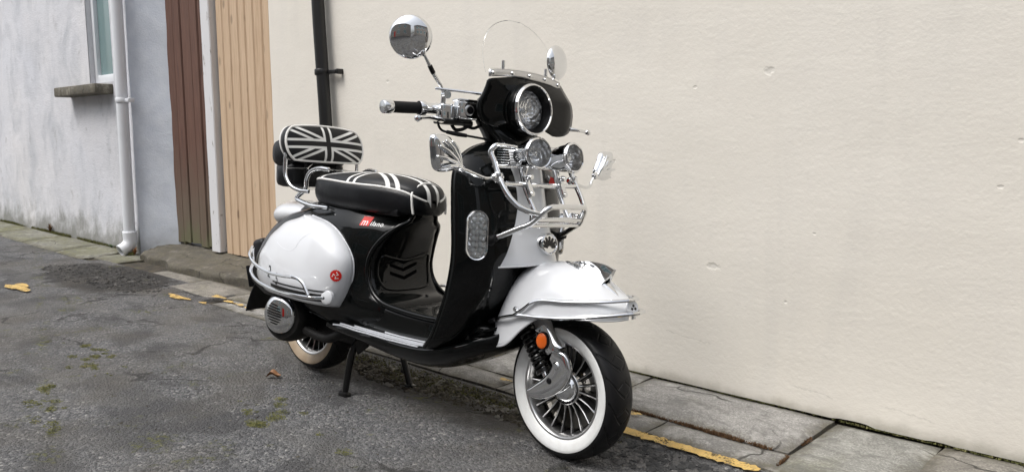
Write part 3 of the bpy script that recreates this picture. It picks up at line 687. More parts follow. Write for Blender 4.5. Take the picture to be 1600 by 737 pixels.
# --- underbody tub with floorboard
UB = [ # x, keel z, half width low, half width ledge, ledge z, floor half, floor z
 (-.185, .345, .02, .05, .40, .03, .42), (-.205, .312, .07, .115, .37, .08, .40), (-.26, .282, .10, .175, .345, .14, .39), (-.33, .250, .12, .205, .318, .15, .385),
 (-.42, .213, .13, .218, .296, .152, .378), (-.50, .196, .13, .222, .288, .155, .374), (-.60, .193, .13, .222, .286, .156, .374), (-.70, .203, .13, .222, .286, .157, .38), (-.82, .226, .13, .222, .287, .157, .39), (-.90, .240, .13, .222, .289, .157, .40), (-1.0, .258, .12, .215, .291, .15, .42)]
rows = []
for (x, k, wl_, w, lz, fw, fz) in UB:
    h = [(0, k), (wl_*.7, k + .002), (wl_, k + .008), (w*.86, (k + lz)/2 - .012), (w*.985, lz - .022), (w, lz - .008), (w - .006, lz), (w - .05, lz + .008), (fw + .006, lz + .028), (fw, fz - .03), (fw - .004, fz - .008), (fw - .016, fz), (fw*.5, fz - .004), (0, fz - .004)]
    rows.append([(x, -a, c_) for a, c_ in h] + [(x, a, c_) for a, c_ in h[::-1][1:-1]])
rows = refine(rows, 56, 84, True)
flo = MB().loft(rows, cv=True, caps=True).build('floorboard', BK, sc, ang=50)
fb = bvh_of(flo)
for i, (yy, x0, x1) in enumerate(((.2145, -.955, -.478), (.2005, -.93, -.462), (.1865, -.86, -.45), (.1735, -.70, -.44))):
    for sgn in (-1, 1):
        pts = [(x, sgn*yy, .30) for x in np.linspace(x0, x1, 30)]
        q = drape([(p[0], p[1], .36) for p in pts], fb, (0, 0, -1), .002)
        b = MB(); rws = []
        for p in q: rws.append([(p[0], p[1] - .0034, p[2] - .002), (p[0], p[1] - .0026, p[2] + .002), (p[0], p[1], p[2] + .003), (p[0], p[1] + .0026, p[2] + .002), (p[0], p[1] + .0034, p[2] - .002)])
        b.loft(rws).build('tread_strip', M['strip'], flo)
# --- rear body
RB = [ # z, x centre front, edge x, edge half width, side half width, tail x, tail half width
 (.738, -.700, -.708, .050, .125, -1.30, .08), (.715, -.700, -.709, .052, .13, -1.34, .085), (.692, -.708, -.716, .060, .145, -1.42, .09), (.668, -.728, -.738, .098, .160, -1.50, .10), (.62, -.770, -.786, .130, .176, -1.60, .10), (.565, -.80, -.820, .150, .184, -1.67, .10),
 (.51, -.813, -.832, .153, .188, -1.72, .10), (.46, -.802, -.820, .154, .190, -1.76, .095), (.415, -.77, -.785, .156, .190, -1.77, .09), (.39, -.72, -.742, .157, .190, -1.77, .085), (.34, -.70, -.74, .158, .190, -1.70, .08), (.285, -.70, -.75, .150, .185, -1.10, .15)]
rows = []
for (z, xc, xe, we, ws, xt, wt) in RB:
    h = [(xc, 0), (xc - .002, we*.5), (xc - .006, we*.86), (xe, we), (xe - .035, we + .012), (min(-.95, xe - .12), ws), ((-.95 + xt)/2 - .02, ws*.97), (xt + .10*(1 if z > .3 else .3), wt + .03), (xt + .012, wt*.6), (xt, 0)]
    rows.append([(x, -y, z) for x, y in h] + [(x, y, z) for x, y in h[::-1][1:-1]])
rows = refine(rows, 52, 120, True)
bod = MB().loft(rows, cv=True, caps=True).build('rear_body', BK, sc, ang=50)
bb = bvh_of(bod)
# rolled edge of the step-through opening
C_ = [(-.709, .055, .715), (-.717, .064, .692), (-.740, .101, .668), (-.788, .134, .62), (-.823, .153, .565), (-.836, .157, .51), (-.823, .158, .46), (-.785, .160, .418), (-.735, .160, .394), (-.64, .160, .383), (-.52, .159, .378), (-.43, .156, .380)]
for s in (-1, 1): T([(p[0], s*p[1], p[2]) for p in C_], .0095, 10, 60).build('edge_roll', BK, bod)
# recessed front panel outline and chevron grooves
def front_pts(pp, off): return drape([(-.8, y, z) for y, z in pp], bb, (-1, 0, 0), off)
ol = [(-.112, .555), (-.125, .51), (-.12, .46), (-.10, .435), (0, .428), (.10, .435), (.12, .46), (.125, .51), (.112, .555), (.07, .548), (0, .535), (-.07, .548)]
ol = crm(ol, 72, True); q = front_pts(ol, .0015)
MB().tube(q, .0045, 6, closed=True).build('panel_bead', BK, bod)
for zc in (.520, .492, .462):
    for (sg, x0, x1) in ((-1, -.006, -.068), (1, -.006, .062)):
        aa = [(x0 if sg > 0 else -.004, zc), (x1, zc + .022), (x1, zc + .034), (x0 if sg > 0 else -.004, zc + .012)]
        p4 = front_pts(aa, .0018); b = MB(); c4 = [tuple(A(p) + A((-.012, 0, 0))) for p in p4]
        b.add(p4 + c4, [(0, 1, 2, 3), (0, 1, 5, 4), (1, 2, 6, 5), (2, 3, 7, 6), (3, 0, 4, 7)]); b.build('chevron', M['groove'], bod, smooth=False)
MB().tube(front_pts([(.055, .40), (.06, .40)], -.004), .008, 8).build('bag_hook_hole', M['rubber'], bod)
# lettering
def text_mesh(s, size, extr=0.0):
    cu = bpy.data.curves.new('txt', 'FONT'); cu.body = s; cu.size = size; cu.resolution_u = 4; cu.space_character = 1.12
    o = bpy.data.objects.new('txt', cu); COL.objects.link(o); dg = bpy.context.evaluated_depsgraph_get()
    me = o.evaluated_get(dg).to_mesh(); vs_ = [tuple(v.co) for v in me.vertices]; fs = [tuple(p.vertices) for p in me.polygons]
    o.evaluated_get(dg).to_mesh_clear(); bpy.data.objects.remove(o); bpy.data.curves.remove(cu); return vs_, fs
M['decal_white'] = mat('decal_white', (.8, .8, .8), .35); M['decal_black'] = mat('decal_black', (.01, .01, .01), .35)
def decal_text(name, s, size, x0, z0, bvh, parent, m, sx=1.0, y=-.3, off=.0012, rot=0.0):
    vs_, fs = text_mesh(s, size); cr, sr = math.cos(rot), math.sin(rot)
    pts = [(x0 + (p[0]*cr - p[1]*sr)*sx, y, z0 + (p[0]*sr + p[1]*cr)) for p in vs_]
    b = MB(); b.add(drape(pts, bvh, (0, 1, 0), off), fs); return b.build(name, m, parent, smooth=False, recalc=False)
bx0 = -.898
gq = [(bx0 + .040*i/6, -.3, .664 + .034*j/6) for i in range(7) for j in range(7)]
b = MB(); b.add(drape(gq, bb, (0, 1, 0), .0014), grid_faces(7, 7)); b.build('maker_square', M['red_paint'], bod, smooth=False, recalc=False)
decal_text('maker_letter', 'm', .036, bx0 + .005, .666, bb, bod, M['decal_white'], 1.0, off=.0026, rot=-.02)
decal_text('maker_lettering', 'ilano', .024, bx0 + .043, .666, bb, bod, M['decal_white'], 1.05, off=.0016, rot=-.02)

# --- side cowls
def cowl_rows(sg):
    zs_ = [.352, .362, .39, .42, .46, .50, .54, .58, .615, .642, .662, .675, .682]
    fx = dict(zip(['z'], [0])); out = []
    for z in zs_:
        xf = np.interp(z, [.35, .389, .441, .502, .549, .598, .641, .666, .68, .69], [-.955, -.927, -.899, -.89, -.90, -.942, -1.005, -1.068, -1.154, -1.2])
        xr_ = np.interp(z, [.35, .42, .50, .58, .64, .682], [-1.50, -1.555, -1.54, -1.47, -1.38, -1.22])
        t = max(0, (z - .40)/(.70 - .40)); blg = .125*max(.04, 1 - t**2.3)**.5*(1 - .10*max(0, (.40 - z)/.05))
        yf, yr = .178, .125
        row = []
        for a in np.linspace(0, math.pi, 27):
            ca, sa = math.cos(a), math.sin(a)
            u = (1 - math.copysign(abs(ca)**.78, ca))/2
            x = xf + (xr_ - xf)*u; y = yf + (yr - yf)*u + blg*abs(sa)**.78
            row.append((x, sg*y, z + .010*math.sin(a)*(1 if z < .37 else 0)))
        out.append(row)
    return refine(out, 44, 54)
for sg in (-1, 1):
    rows = cowl_rows(sg)
    cw = MB().loft(rows).build('side_cowl', WH, sc, solid=.005, soff=0, ang=60)
    top = rows[-1]; front = [r[0] for r in rows]
    MB().tube([A(p) for p in front], .004, 8).build('rim_bead', WH, cw)
    if sg < 0:
        cbv = bvh_of(cw)
        def on_cowl(pp, off=.0042, y=-.5): return drape([(x, y, z) for x, z in pp], cbv, (0, 1, 0), off)
        # stripes along the lower edge
        for (z0, z1, xa, xb) in ((.372, .380, -1.36, -.966), (.388, .402, -1.30, -.952), (.4105, .4165, -1.28, -.946)):
            xs_ = np.linspace(xa, xb, 40); up = on_cowl([(x, z1 + .03*max(0, -1.2 - x)**1.5*3) for x in xs_]); lo = on_cowl([(x, z0 + .03*max(0, -1.2 - x)**1.5*3) for x in xs_])
            MB().loft([lo, up]).build('stripe', M['decal_black'], cw, recalc=False)
        # lug
        cpt = on_cowl([(-.952, .394)])[0]
        MB().rev([(.0, .010), (.020, .010), (.027, .006), (.030, -.004)], cpt, (.25, -1, .05), 24).build('fixing_lug', WH, cw).scale = (1, 1, 1)
        decal_text('cowl_numeral', '5', .068, -1.262, .408, cbv, cw, M['decal_black'], .7, y=-.5, rot=-.15, off=.0042)
        decal_text('cowl_numeral', '2', .068, -1.332, .430, cbv, cw, M['decal_black'], .8, y=-.5, rot=-.2, off=.0042)
        # round red sticker with three running legs
        def disc(cx_, cz, r, N=28, star=0): return [(cx_ + (r + star*(i % 2))*math.cos(2*math.pi*i/N), cz + (r + star*(i % 2))*math.sin(2*math.pi*i/N)) for i in range(N)]
        sp, st_ = A((-.918, -.235, .478)), A((.8, .6, 0))
        def on_sh(pp, off): return drape([tuple(sp + st_*u_ + A((0, 0, w_))) for u_, w_ in pp], cbv, (-.6, .8, 0), off)
        pts = on_sh(disc(0, 0, .0205, 40, .0022) + [(0, 0)], .0042); b = MB(); b.add(pts, [(i, (i+1) % 40, 40) for i in range(40)]); stk = b.build('sticker', M['red_paint'], cw, recalc=False)
        b = MB()
        for kq in range(3):
            t0 = kq*2*math.pi/3 + .5
            def rp(r, a): return (r*math.cos(t0 + a), r*math.sin(t0 + a))
            poly = [rp(.001, 0), rp(.007, -.35), rp(.0125, -.25), rp(.0128, .55), rp(.0155, .75), rp(.0145, .95), rp(.0105, .75), rp(.0098, .12), rp(.004, .4)]
            b.add(on_sh(poly, .0052), [(0, 1, 8), (1, 7, 8), (1, 2, 7), (2, 3, 7), (3, 6, 7), (3, 4, 5), (3, 5, 6)])
        b.build('sticker_legs', M['piping'], cw, recalc=False, smooth=False)
        # access flap line
        fl = on_cowl(crm([(-1.30, .568), (-1.24, .552), (-1.17, .548), (-1.14, .56), (-1.12, .59), (-1.085, .615), (-1.05, .632)], 40), .0026)
        MB().tube(fl, .0007, 5).build('flap_seam', M['pvc_white'], cw)
    # crash rails
    up = [(-1.50, .315, .515), (-1.40, .318, .48), (-1.253, .322, .458), (-1.13, .325, .456), (-1.055, .322, .459), (-1.012, .318, .447), (-.980, .312, .402)]
    lo = [(-1.57, .262, .462), (-1.50, .300, .44), (-1.38, .318, .412), (-1.25, .322, .400), (-1.115, .322, .393), (-.97, .314, .395), (-.895, .304, .403)]
    up = [(-1.49, .245, .530), (-1.445, .283, .505), (-1.37, .306, .478), (-1.25, .320, .458), (-1.13, .324, .456), (-1.055, .322, .459), (-1.012, .318, .447), (-.980, .312, .402)]
    lo = [(-1.49, .240, .462), (-1.445, .277, .440), (-1.37, .302, .415), (-1.25, .320, .400), (-1.115, .322, .393), (-.97, .314, .395), (-.895, .304, .403)]
    for nm, pth in (('crash_rail', up), ('crash_rail', lo)): T([(p[0], sg*p[1], p[2]) for p in pth], .0065, 8, 44).build(nm, CH, cw)
    T([(-1.49, sg*.245, .530), (-1.502, sg*.238, .495), (-1.49, sg*.240, .462)], .006, 8, 12).build('crash_rail', CH, cw)
# --- tail: white hump, lamp, plate holder, mud flap
rows = []
for x, w, zc, h in ((-1.36, .11, .675, .052), (-1.46, .112, .670, .058), (-1.54, .102, .664, .060), (-1.60, .084, .658, .055), (-1.635, .055, .655, .040), (-1.648, .014, .655, .012)):
    rows.append([(x, w*math.cos(t), zc + h*math.sin(t)) for t in np.linspace(0, 2*math.pi, 24, endpoint=False)])
tl = MB().loft(refine(rows, 24, 40, True), cv=True, caps=True).build('tail_hump', WH, sc)
MB().rev([(.045, 0), (.052, .002), (.052, .006), (.045, .008)], (-1.606, -.012, .655), (-1, -.35, 0), 28).build('rim', M['plastic_black'], tl)
b = MB(); b.box((-1.725, 0, .455), (.09, .17, .17), Matrix.Rotation(R(-14), 3, 'Y'), .025, 3); lh = b.build('tail_light_housing', M['plastic_black'], sc)
b = MB(); b.box((-1.758, 0, .45), (.05, .145, .10), Matrix.Rotation(R(-14), 3, 'Y'), .02, 3); b.build('lens', M['red_lens'], lh)
b = MB(); rows = []
for t in np.linspace(0, 1, 10):
    x = -1.705 - .09*t - .02*math.sin(t*3); z = .385 - .185*t; w = .075 + .02*t; rows.append([(x, y, z + .004*math.cos(y*20)) for y in np.linspace(-w, w, 9)])
b.loft(rows).build('mud_flap', M['rubber'], sc, solid=.006)
b = MB(); b.box((-1.79, 0, .36), (.006, .19, .10), Matrix.Rotation(R(-20), 3, 'Y'), .004); b.build('plate_holder', M['plastic_black'], sc)
b = MB(); rows = []
for x, w, z0, z1 in ((-1.22, .10, .27, .40), (-1.45, .10, .29, .42), (-1.65, .09, .30, .43), (-1.78, .08, .34, .43)):
    rows.append([(x, -w, z0), (x, -w, z1), (x, w, z1), (x, w, z0)])
b.loft(rows, cv=True, caps=True).build('rear_mudguard', M['engine'], sc, ang=20)

# --- seat
ST = [(-1.262, .055, .752, .800, .822), (-1.25, .095, .742, .812, .838), (-1.215, .128, .733, .826, .852), (-1.12, .148, .722, .826, .862), (-1.0, .154, .717, .819, .864), (-.90, .150, .715, .815, .862), (-.82, .134, .714, .812, .857), (-.755, .113, .714, .804, .848), (-.715, .098, .715, .796, .838), (-.688, .082, .716, .784, .824), (-.671, .056, .717, .772, .808), (-.663, .026, .719, .762, .793)]
side, top = [], []
for (x, w, zb, ze, zt) in ST:
    hs_ = [(w - .018, zb), (w - .004, zb + .012), (w + .006, zb*.6 + ze*.4), (w + .003, ze - .012), (w - .004, ze)]
    side.append([(x, -a, z) for a, z in hs_] + [(x, -(w - .004)*.7, ze - .004), (x, (w - .004)*.7, ze - .004)] + [(x, a, z) for a, z in hs_[::-1]] + [(x, 0, zb - .002)])
    ht = [(w - .004, ze), (w*.88, ze + (zt - ze)*.45), (w*.6, ze + (zt - ze)*.8), (w*.3, zt - .002)]
    top.append([(x, -a, z) for a, z in ht] + [(x, 0, zt)] + [(x, a, z) for a, z in ht[::-1]])
side = refine(side, 46, 64, True); seat = MB().loft(side, cv=True, caps=True).build('seat', M['leather'], sc, ang=70)
top = refine(top, 60, 41)
end = [tuple(A(p)*A((1, .6, 1)) + A((.004, 0, -.022))) for p in top[-1]]; end0 = [tuple(A(p)*A((1, .6, 1)) + A((-.004, 0, -.02))) for p in top[0]]
b = MB().loft([end0] + top + [end])
pp = A(b.v); uv = [((p[0] + .97)/.29, p[1]/.155) for p in pp]
b.build('seat_top', M['flag_seat'], seat, uv=uv, ang=70)
for s in (0, -1): MB().tube([A(r[s]) + A((0, 0, .001)) for r in top[1:-1]], .0045, 6).build('piping', M['piping'], seat)
# piping seam round the nose
sbv = bvh_of(seat)
seam = []
for q in np.linspace(-1, 1, 41):
    if abs(q) > .62:   # down the flanks
        t = (abs(q) - .62)/.38; seam.append((-.690 + .008*t, math.copysign(.0835 + .004*math.sin(t*2.4) - .006*t, q), .786 - .066*t))
    else:
        y = q/.62*.081; seam.append((-.700 + .010*abs(q), y, .789 + .042*(1 - (abs(y)/.083)**2.2)))
T(seam, .0048, 6, 60).build('piping', M['piping'], seat)
MB().box((-.985, 0, .722), (.50, .22, .03), bev=.008).build('seat_pan', M['plastic_black'], seat)

# --- grab rail, sissy bar, backrest
gr = T([(-1.10, -.155, .716), (-1.20, -.16, .720), (-1.30, -.155, .735), (-1.335, -.14, .745), (-1.325, -.135, .757), (-1.29, -.13, .785), (-1.285, -.13, .82), (-1.26, -.13, .852), (-1.21, -.125, .868), (-1.15, -.12, .865)], .0095, 10, 60).build('grab_rail', CH, sc)
T([(-1.10, .155, .716), (-1.20, .16, .720), (-1.30, .155, .735), (-1.335, .14, .745), (-1.325, .135, .757), (-1.29, .13, .785), (-1.285, .13, .82), (-1.26, .13, .852), (-1.21, .125, .868), (-1.15, .12, .865)], .0095, 10, 60).build('rail', CH, gr)
T([(-1.29, -.13, .79), (-1.31, -.12, .785), (-1.36, 0, .785), (-1.31, .12, .785), (-1.29, .13, .79)], .007, 8, 24).build('rail', CH, gr)
bk = T([(-1.21, -.17, .775), (-1.26, -.175, .776), (-1.32, -.178, .793), (-1.36, -.18, .835), (-1.364, -.18, .88), (-1.362, -.178, .92), (-1.37, -.15, .965), (-1.372, 0, .98), (-1.37, .15, .965), (-1.362, .178, .92), (-1.364, .18, .88), (-1.36, .18, .835), (-1.32, .178, .793), (-1.26, .175, .776), (-1.21, .17, .775)], .0085, 10, 90).build('backrest_frame', CH, sc)
T([(-1.36, -.178, .862), (-1.36, -.075, .866)], .004, 8, 6).build('cross_rod', CH, bk); T([(-1.36, -.015, .866), (-1.36, .178, .862)], .004, 8, 6).build('cross_rod', CH, bk)
MB().tube([(-1.358, -.080, .866), (-1.358, -.045, .893), (-1.358, -.010, .866), (-1.358, -.045, .839)], .0042, 6, closed=True).build('diamond', CH, bk)
# cushion: front face curved sheet + body
def cushion(n=40, m=24):
    out = []
    for v_ in np.linspace(-1, 1, m):
        row = []
        for u in np.linspace(-1, 1, n):
            # squircle mapping to a rounded outline
            uu = u*math.sqrt(1 - .30*v_*v_*abs(u)**3); vv = v_*math.sqrt(1 - .22*u*u*abs(v_)**1.5)
            puff = (1 - abs(u)**5)*(1 - abs(v_)**4)
            row.append((-1.345 + .020*puff - .030*(1 if 0 else 0) - .018*vv, .192*uu, .965 + .075*vv - .012*vv*0 + .006*(1-u*u)))
        out.append(row)
    return out
cr = cushion(); b = MB().loft(cr); uvv = [(u, v_) for v_ in np.linspace(-1, 1, 24) for u in np.linspace(-1, 1, 40)]
fr = b.build('cushion_front', M['flag_back'], bk, uv=uvv, ang=70)
rim = [cr[0][j] for j in range(40)] + [cr[i][-1] for i in range(1, 24)] + [cr[-1][j] for j in range(38, -1, -1)] + [cr[i][0] for i in range(22, 0, -1)]
back1 = [(p[0] - .022, p[1]*1.012, .968 + (p[2] - .968)*1.03) for p in rim]; back2 = [(p[0] - .046, p[1]*.985, .968 + (p[2] - .968)*.96) for p in rim]; back3 = [(p[0] - .058, p[1]*.8, .968 + (p[2] - .968)*.7) for p in rim]
MB().loft([rim, back1, back2, back3], cv=True, caps=True).build('cushion', M['leather'], bk, ang=70)
MB().tube([A(p) + A((.001, 0, 0)) for p in rim[::2]], .0048, 6, closed=True).build('piping', M['piping'], bk)
MB().tube([A(p) for p in back2[::2]], .0042, 6, closed=True).build('piping', M['piping'], bk)

# --- wheels
def wheel(cx_, cz, steer, wallmat, spokes, nm):
    w = empty(nm); w.parent = sc
    def X(b):
        c, s_ = math.cos(steer), math.sin(steer)
        b.v = [(cx_ + p[0]*c - p[1]*s_, p[0]*s_ + p[1]*c, p[2] + cz) for p in b.v]; return b
    Rt = .2197
    prof = [(.150, .040), (.158, .049), (.170, .054), (.185, .0575), (.196, .0575), (.2035, .0545), (.210, .047), (.2150, .036), (.2182, .022), (Rt, .008)]
    full = prof + [(r, -y) for r, y in prof[::-1]]
    b = MB(); b.rev(full, (0, 0, 0), (0, 1, 0), 128); N = 128
    uv = []
    for i, (r, y) in enumerate(full):
        for j in range(N): uv.append((j/N, max(-1, min(1, y/.057)) if r > .197 else (1.0 if y > 0 else -1.0)))
    # close the seam of u by repeating the first column
    b2 = MB(); rows = []
    for i in range(len(full)):
        row = [b.v[i*N + j] for j in range(N)]; rows.append(row + [row[0]])
    b2.loft(rows); uv = []
    for (r, y) in full:
        for j in range(N + 1): uv.append((j/N, (y/.0575) if r > .1962 else (1.0 if y > 0 else -1.0)))
    X(b2).build('tyre', M['tyre'], w, uv=uv, ang=80)
    for s_ in (-1, 1):
        b = MB(); b.rev([(.1515, s_*.0435), (.159, s_*.0512), (.170, s_*.0558), (.182, s_*.0588), (.190, s_*.0592), (.1925, s_*.0580)], (0, 0, 0), (0, 1, 0), 96); X(b).build('white_wall', wallmat, w, ang=80)
    b = MB(); b.rev([(.1530, -.044), (.1545, -.047), (.150, -.0475), (.1455, -.044), (.142, -.036), (.136, -.024), (.134, 0), (.136, .024), (.142, .036), (.1455, .044), (.150, .0475), (.1545, .047), (.153, .044)], (0, 0, 0), (0, 1, 0), 96); X(b).build('rim', M['satin_metal'], w, ang=50)
    b = MB(); b.rev([(.0, -.034), (.030, -.034), (.040, -.028), (.046, -.014), (.047, .014), (.040, .03), (.0, .034)], (0, 0, 0), (0, 1, 0), 40); X(b).build('hub', M['satin_metal'], w)
    b = MB(); b.rev([(.133, -.004), (.133, .006), (.128, .006), (.128, -.004)], (0, 0, 0), (0, 1, 0), 80); X(b).build('inner_ring', M['plastic_black'], w)
    for k_ in range(spokes):
        t = 2*math.pi*k_/spokes; e = A((math.cos(t), 0, math.sin(t))); f_ = A((-math.sin(t), 0, math.cos(t))); b = MB(); rows = []
        for r, hw, y0, y1 in ((.040, .0065, -.022, .012), (.07, .0050, -.018, .010), (.10, .0045, -.020, .010), (.122, .0050, -.026, .010), (.138, .0065, -.030, .010)):
            rows.append([e*r + f_*a + A((0, y, 0)) for a, y in ((-hw, y1), (-hw, y0 + .004), (-hw*.6, y0), (hw*.6, y0), (hw, y0 + .004), (hw, y1))])
        b.loft(rows, cv=True, caps=True); X(b).build('spoke', M['spoke_black'] if k_ % 1 else M['spoke_black'], w, ang=25)
        b = MB(); rows = []
        for r, hw, y0 in ((.040, .0065, -.0224), (.07, .0050, -.0184), (.10, .0045, -.0204), (.122, .0050, -.0264), (.138, .0065, -.0304)):
            rows.append([e*r + f_*a + A((0, y, 0)) for a, y in ((-hw*.45, y0 + .0), (0, y0 - .0012), (hw*.45, y0))])
        b.loft(rows); X(b).build('spoke_face', M['satin_metal'], w)
    return w
fwl = wheel(0, .2197, R(-5.5), M['whitewall'], 20, 'front_wheel')
rwl = wheel(-1.354, .2285, 0, M['tan_wall'], 20, 'rear_wheel')
# brake disc on the far side of the front hub
MB().rev([(.05, .040), (.098, .040), (.098, .044), (.05, .044)], (0, 0, .2197), (0, 1, 0), 48).build('brake_disc', M['satin_metal'], fwl)

# --- front suspension (trailing link)
sus = empty('front_suspension'); sus.parent = sc
b = MB(); rows = []
for (x, z, hw, t_) in ((-.090, .432, .032, .020), (-.066, .405, .033, .023), (-.036, .368, .034, .026), (-.016, .346, .037, .029), (-.012, .341, .036, .028)):
    ax = A((.55, 0, -.83)); pr = A((.83, 0, .55))
    rows.append([A((x, -.062, z)) + pr*hw*math.cos(a) + A((0, -1, 0))*t_*math.sin(a) for a in np.linspace(0, 2*math.pi, 20, endpoint=False)])
b.loft(refine(rows, 20, 32, True), cv=True, caps=True).build('fork_cover', CH, sus)
for (x, z) in ((-.072, .402),): MB().rev([(0, .008), (.008, .007), (.010, 0)], (x, -.082, z), (0, -1, .1), 14).build('bolt', CH, sus)
rc = A((-.047, -.092, .372))
MB().rev([(0, .006), (.016, .006), (.0215, .004), (.0225, 0), (.0225, -.006)], rc, (.12, -1, .05), 32).build('reflector_mount', M['plastic_black'], sus)
o = sus.children[-1]
for v_ in o.data.vertices: v_.co.z = rc[2] + (v_.co.z - rc[2])*1.25
MB().rev([(0, .010), (.014, .0095), (.0185, .007), (.019, .003)], rc, (.12, -1, .05), 32).build('side_reflector', M['amber'], sus)
o = sus.children[-1]
for v_ in o.data.vertices: v_.co.z = rc[2] + (v_.co.z - rc[2])*1.28
s0, s1 = A((-.165, -.058, .415)), A((-.052, -.058, .252)); dv = (s1 - s0); Ls = np.linalg.norm(dv); dv /= Ls; e1 = A((0, 1, 0)); e2 = np.cross(dv, e1)
pth = []
for t in np.linspace(0, 1, 200):
    a = t*2*math.pi*10; r_ = .021 if t > .1 else .021; pth.append(s0 + dv*(Ls*(.06 + .80*t)) + r_*(e1*math.cos(a) + e2*math.sin(a)))
shk = MB().tube(pth, .0052, 7).build('shock_spring', M['black_metal'] if 'black_metal' in M else M['spoke_black'], sus)
MB().tube([s0, s0*.4 + s1*.6], .012, 12).build('damper', M['spoke_black'], shk); MB().tube([s0*.3 + s1*.7, s1], .009, 12).build('damper_rod', CH, shk)
MB().rev([(.0, 0), (.024, 0), (.024, .012), (.0, .012)], s0 + dv*Ls*.86, dv, 20).build('spring_seat', M['spoke_black'], shk)
# trailing link, a curved chrome casting
lk = [(-.020, .330, .022), (.004, .318, .033), (.014, .290, .037), (.000, .258, .036), (-.034, .226, .032), (-.076, .202, .025), (-.108, .192, .013)]
b = MB(); rows = []
P_ = A([(x, -.066, z) for x, z, _ in lk]); Tn = np.gradient(P_, axis=0); Tn /= np.linalg.norm(Tn, axis=1)[:, None]
for (p, t_, (x, z, w)) in zip(P_, Tn, lk):
    s_ = np.cross(t_, A((0, 1, 0))); rows.append([p + s_*w*math.copysign(abs(math.cos(a))**.7, math.cos(a)) + A((0, .013*math.copysign(abs(math.sin(a))**.6, math.sin(a)), 0)) for a in np.linspace(0, 2*math.pi, 22, endpoint=False)])
lko = b.loft(refine(rows, 26, 44, True), cv=True, caps=True).build('trailing_link', M['dull_chrome'] if 'dull_chrome' in M else CH, sus)
for (x, z, r_, m_) in ((.0, .300, .013, CH), (-.024, .248, .010, M['plastic_black'])): MB().rev([(0, .004), (r_*.7, .004), (r_, 0), (r_, -.004)], (x, -.079, z), (0, -1, 0), 20).build('link_bolt', m_, lko)
MB().rev([(0, -.03), (.034, -.03), (.044, -.022), (.05, -.006), (.05, .012)], (0.004, -.018, .226), (0, 1, 0), 36).build('hub_cover', CH, sus)
MB().rev([(.052, -.012), (.054, -.010), (.054, .006), (.050, .008)], (0.004, -.022, .226), (0, 1, 0), 40).build('speed_ring', M['satin_metal'], sus)
b = MB(); b.box((-.08, .052, .32), (.05, .03, .22), Matrix.Rotation(R(30), 3, 'Y'), .01); b.build('fork_leg', M['engine'], sus)
T([(-.15, 0, .50), (-.13, 0, .43), (-.10, .03, .36), (-.03, .062, .27), (0, .062, .22)], .016, 10, 20).build('fork_tube', M['engine'], sus)
T([(.0, -.05, .24), (.028, -.05, .30), (.03, -.045, .37), (-.01, -.03, .44)], .004, 6, 24).build('speedo_cable', M['rubber'], sus)

# --- front mudguard
FS = [ # top x,z ; bottom x,z ; half width
 (-.178, .580, -.268, .316, .098), (-.15, .594, -.235, .322, .110), (-.10, .606, -.175, .342, .118), (-.04, .611, -.105, .405, .122), (.03, .598, -.035, .450, .124), (.09, .573, .055, .461, .121), (.14, .543, .12, .464, .106), (.175, .518, .165, .466, .082), (.198, .498, .193, .468, .048), (.206, .482, .205, .470, .012)]
rows = []
for (xt, zt, xb, zb, w) in FS:
    row = []
    for a in np.linspace(-1, 1, 21):
        t = abs(a); ang_ = t*math.pi/2
        yy = w*math.sin(ang_)**.80; dz = 1 - math.cos(ang_)**.85 if t < 1 else 1
        row.append((xt + (xb - xt)*dz, math.copysign(yy, a), zt + (zb - zt)*dz))
    rows.append(row)
rows = refine(rows, 60, 61)
fen = MB().loft(rows).build('front_mudguard', WH, sc, solid=.004, soff=0, ang=70)
MB().tube([r[0] for r in rows], .0035, 6).build('lip', WH, fen); MB().tube([r[-1] for r in rows], .0035, 6).build('lip', WH, fen)
# rails
lowR = [(-.235, .116, .408), (-.18, .130, .428), (-.12, .132, .444), (-.03, .134, .452), (.07, .131, .464), (.145, .112, .478), (.20, .075, .487), (.232, .03, .492)]
upR = [(-.138, .131, .440), (-.10, .130, .466), (-.065, .129, .492), (-.03, .128, .503), (.05, .126, .510), (.12, .108, .517), (.175, .074, .523), (.208, .03, .527)]
for pth in (lowR, upR):
    full = [(p[0], -p[1], p[2]) for p in pth] + [(pth[-1][0] + .006, 0, pth[-1][2] + .001)] + [p for p in pth[::-1]]
    T(full, .0058, 8, 90).build('mudguard_rail', CH, fen)
for s in (-1, 1):
    MB().rev([(0, .010), (.006, .009), (.0085, .004), (.0085, -.006)], (-.128, s*.130, .462), (0, s, 0), 16).build('rail_bolt', CH, fen)
    MB().tube([(-.255, s*.108, .400), (-.225, s*.117, .411)], .0085, 10).build('rail_plug', M['rubber'], fen)
em = A((.212, -.004, .505)); b = MB(); b.rev([(0, .005), (.019, .005), (.022, .002), (.022, -.004)], em, (1, -.25, .28), 28); o = b.build('nose_emblem', WH, fen)
ax = Vector((1, -.25, .28)).normalized(); ev = Vector((0, 0, 1)); ev = (ev - ax*ev.dot(ax)).normalized(); eu = ev.cross(ax)
for (a, c_) in ((-.0065, -.001), (.0065, -.001), (0, .008)):
    b = MB(); ctr = Vector(em) + ax*.0058 + eu*a + ev*c_ - ev*.003; q = .0052
    b.add([tuple(ctr + eu*q*1.05 + ev*q*.1), tuple(ctr + ev*q*1.0 - eu*.001), tuple(ctr - eu*q*1.05 - ev*q*.1), tuple(ctr - ev*q*1.0 + eu*.001)], [(0, 1, 2, 3)]); b.build('emblem_mark', M['decal_black'], o, smooth=False, recalc=False)
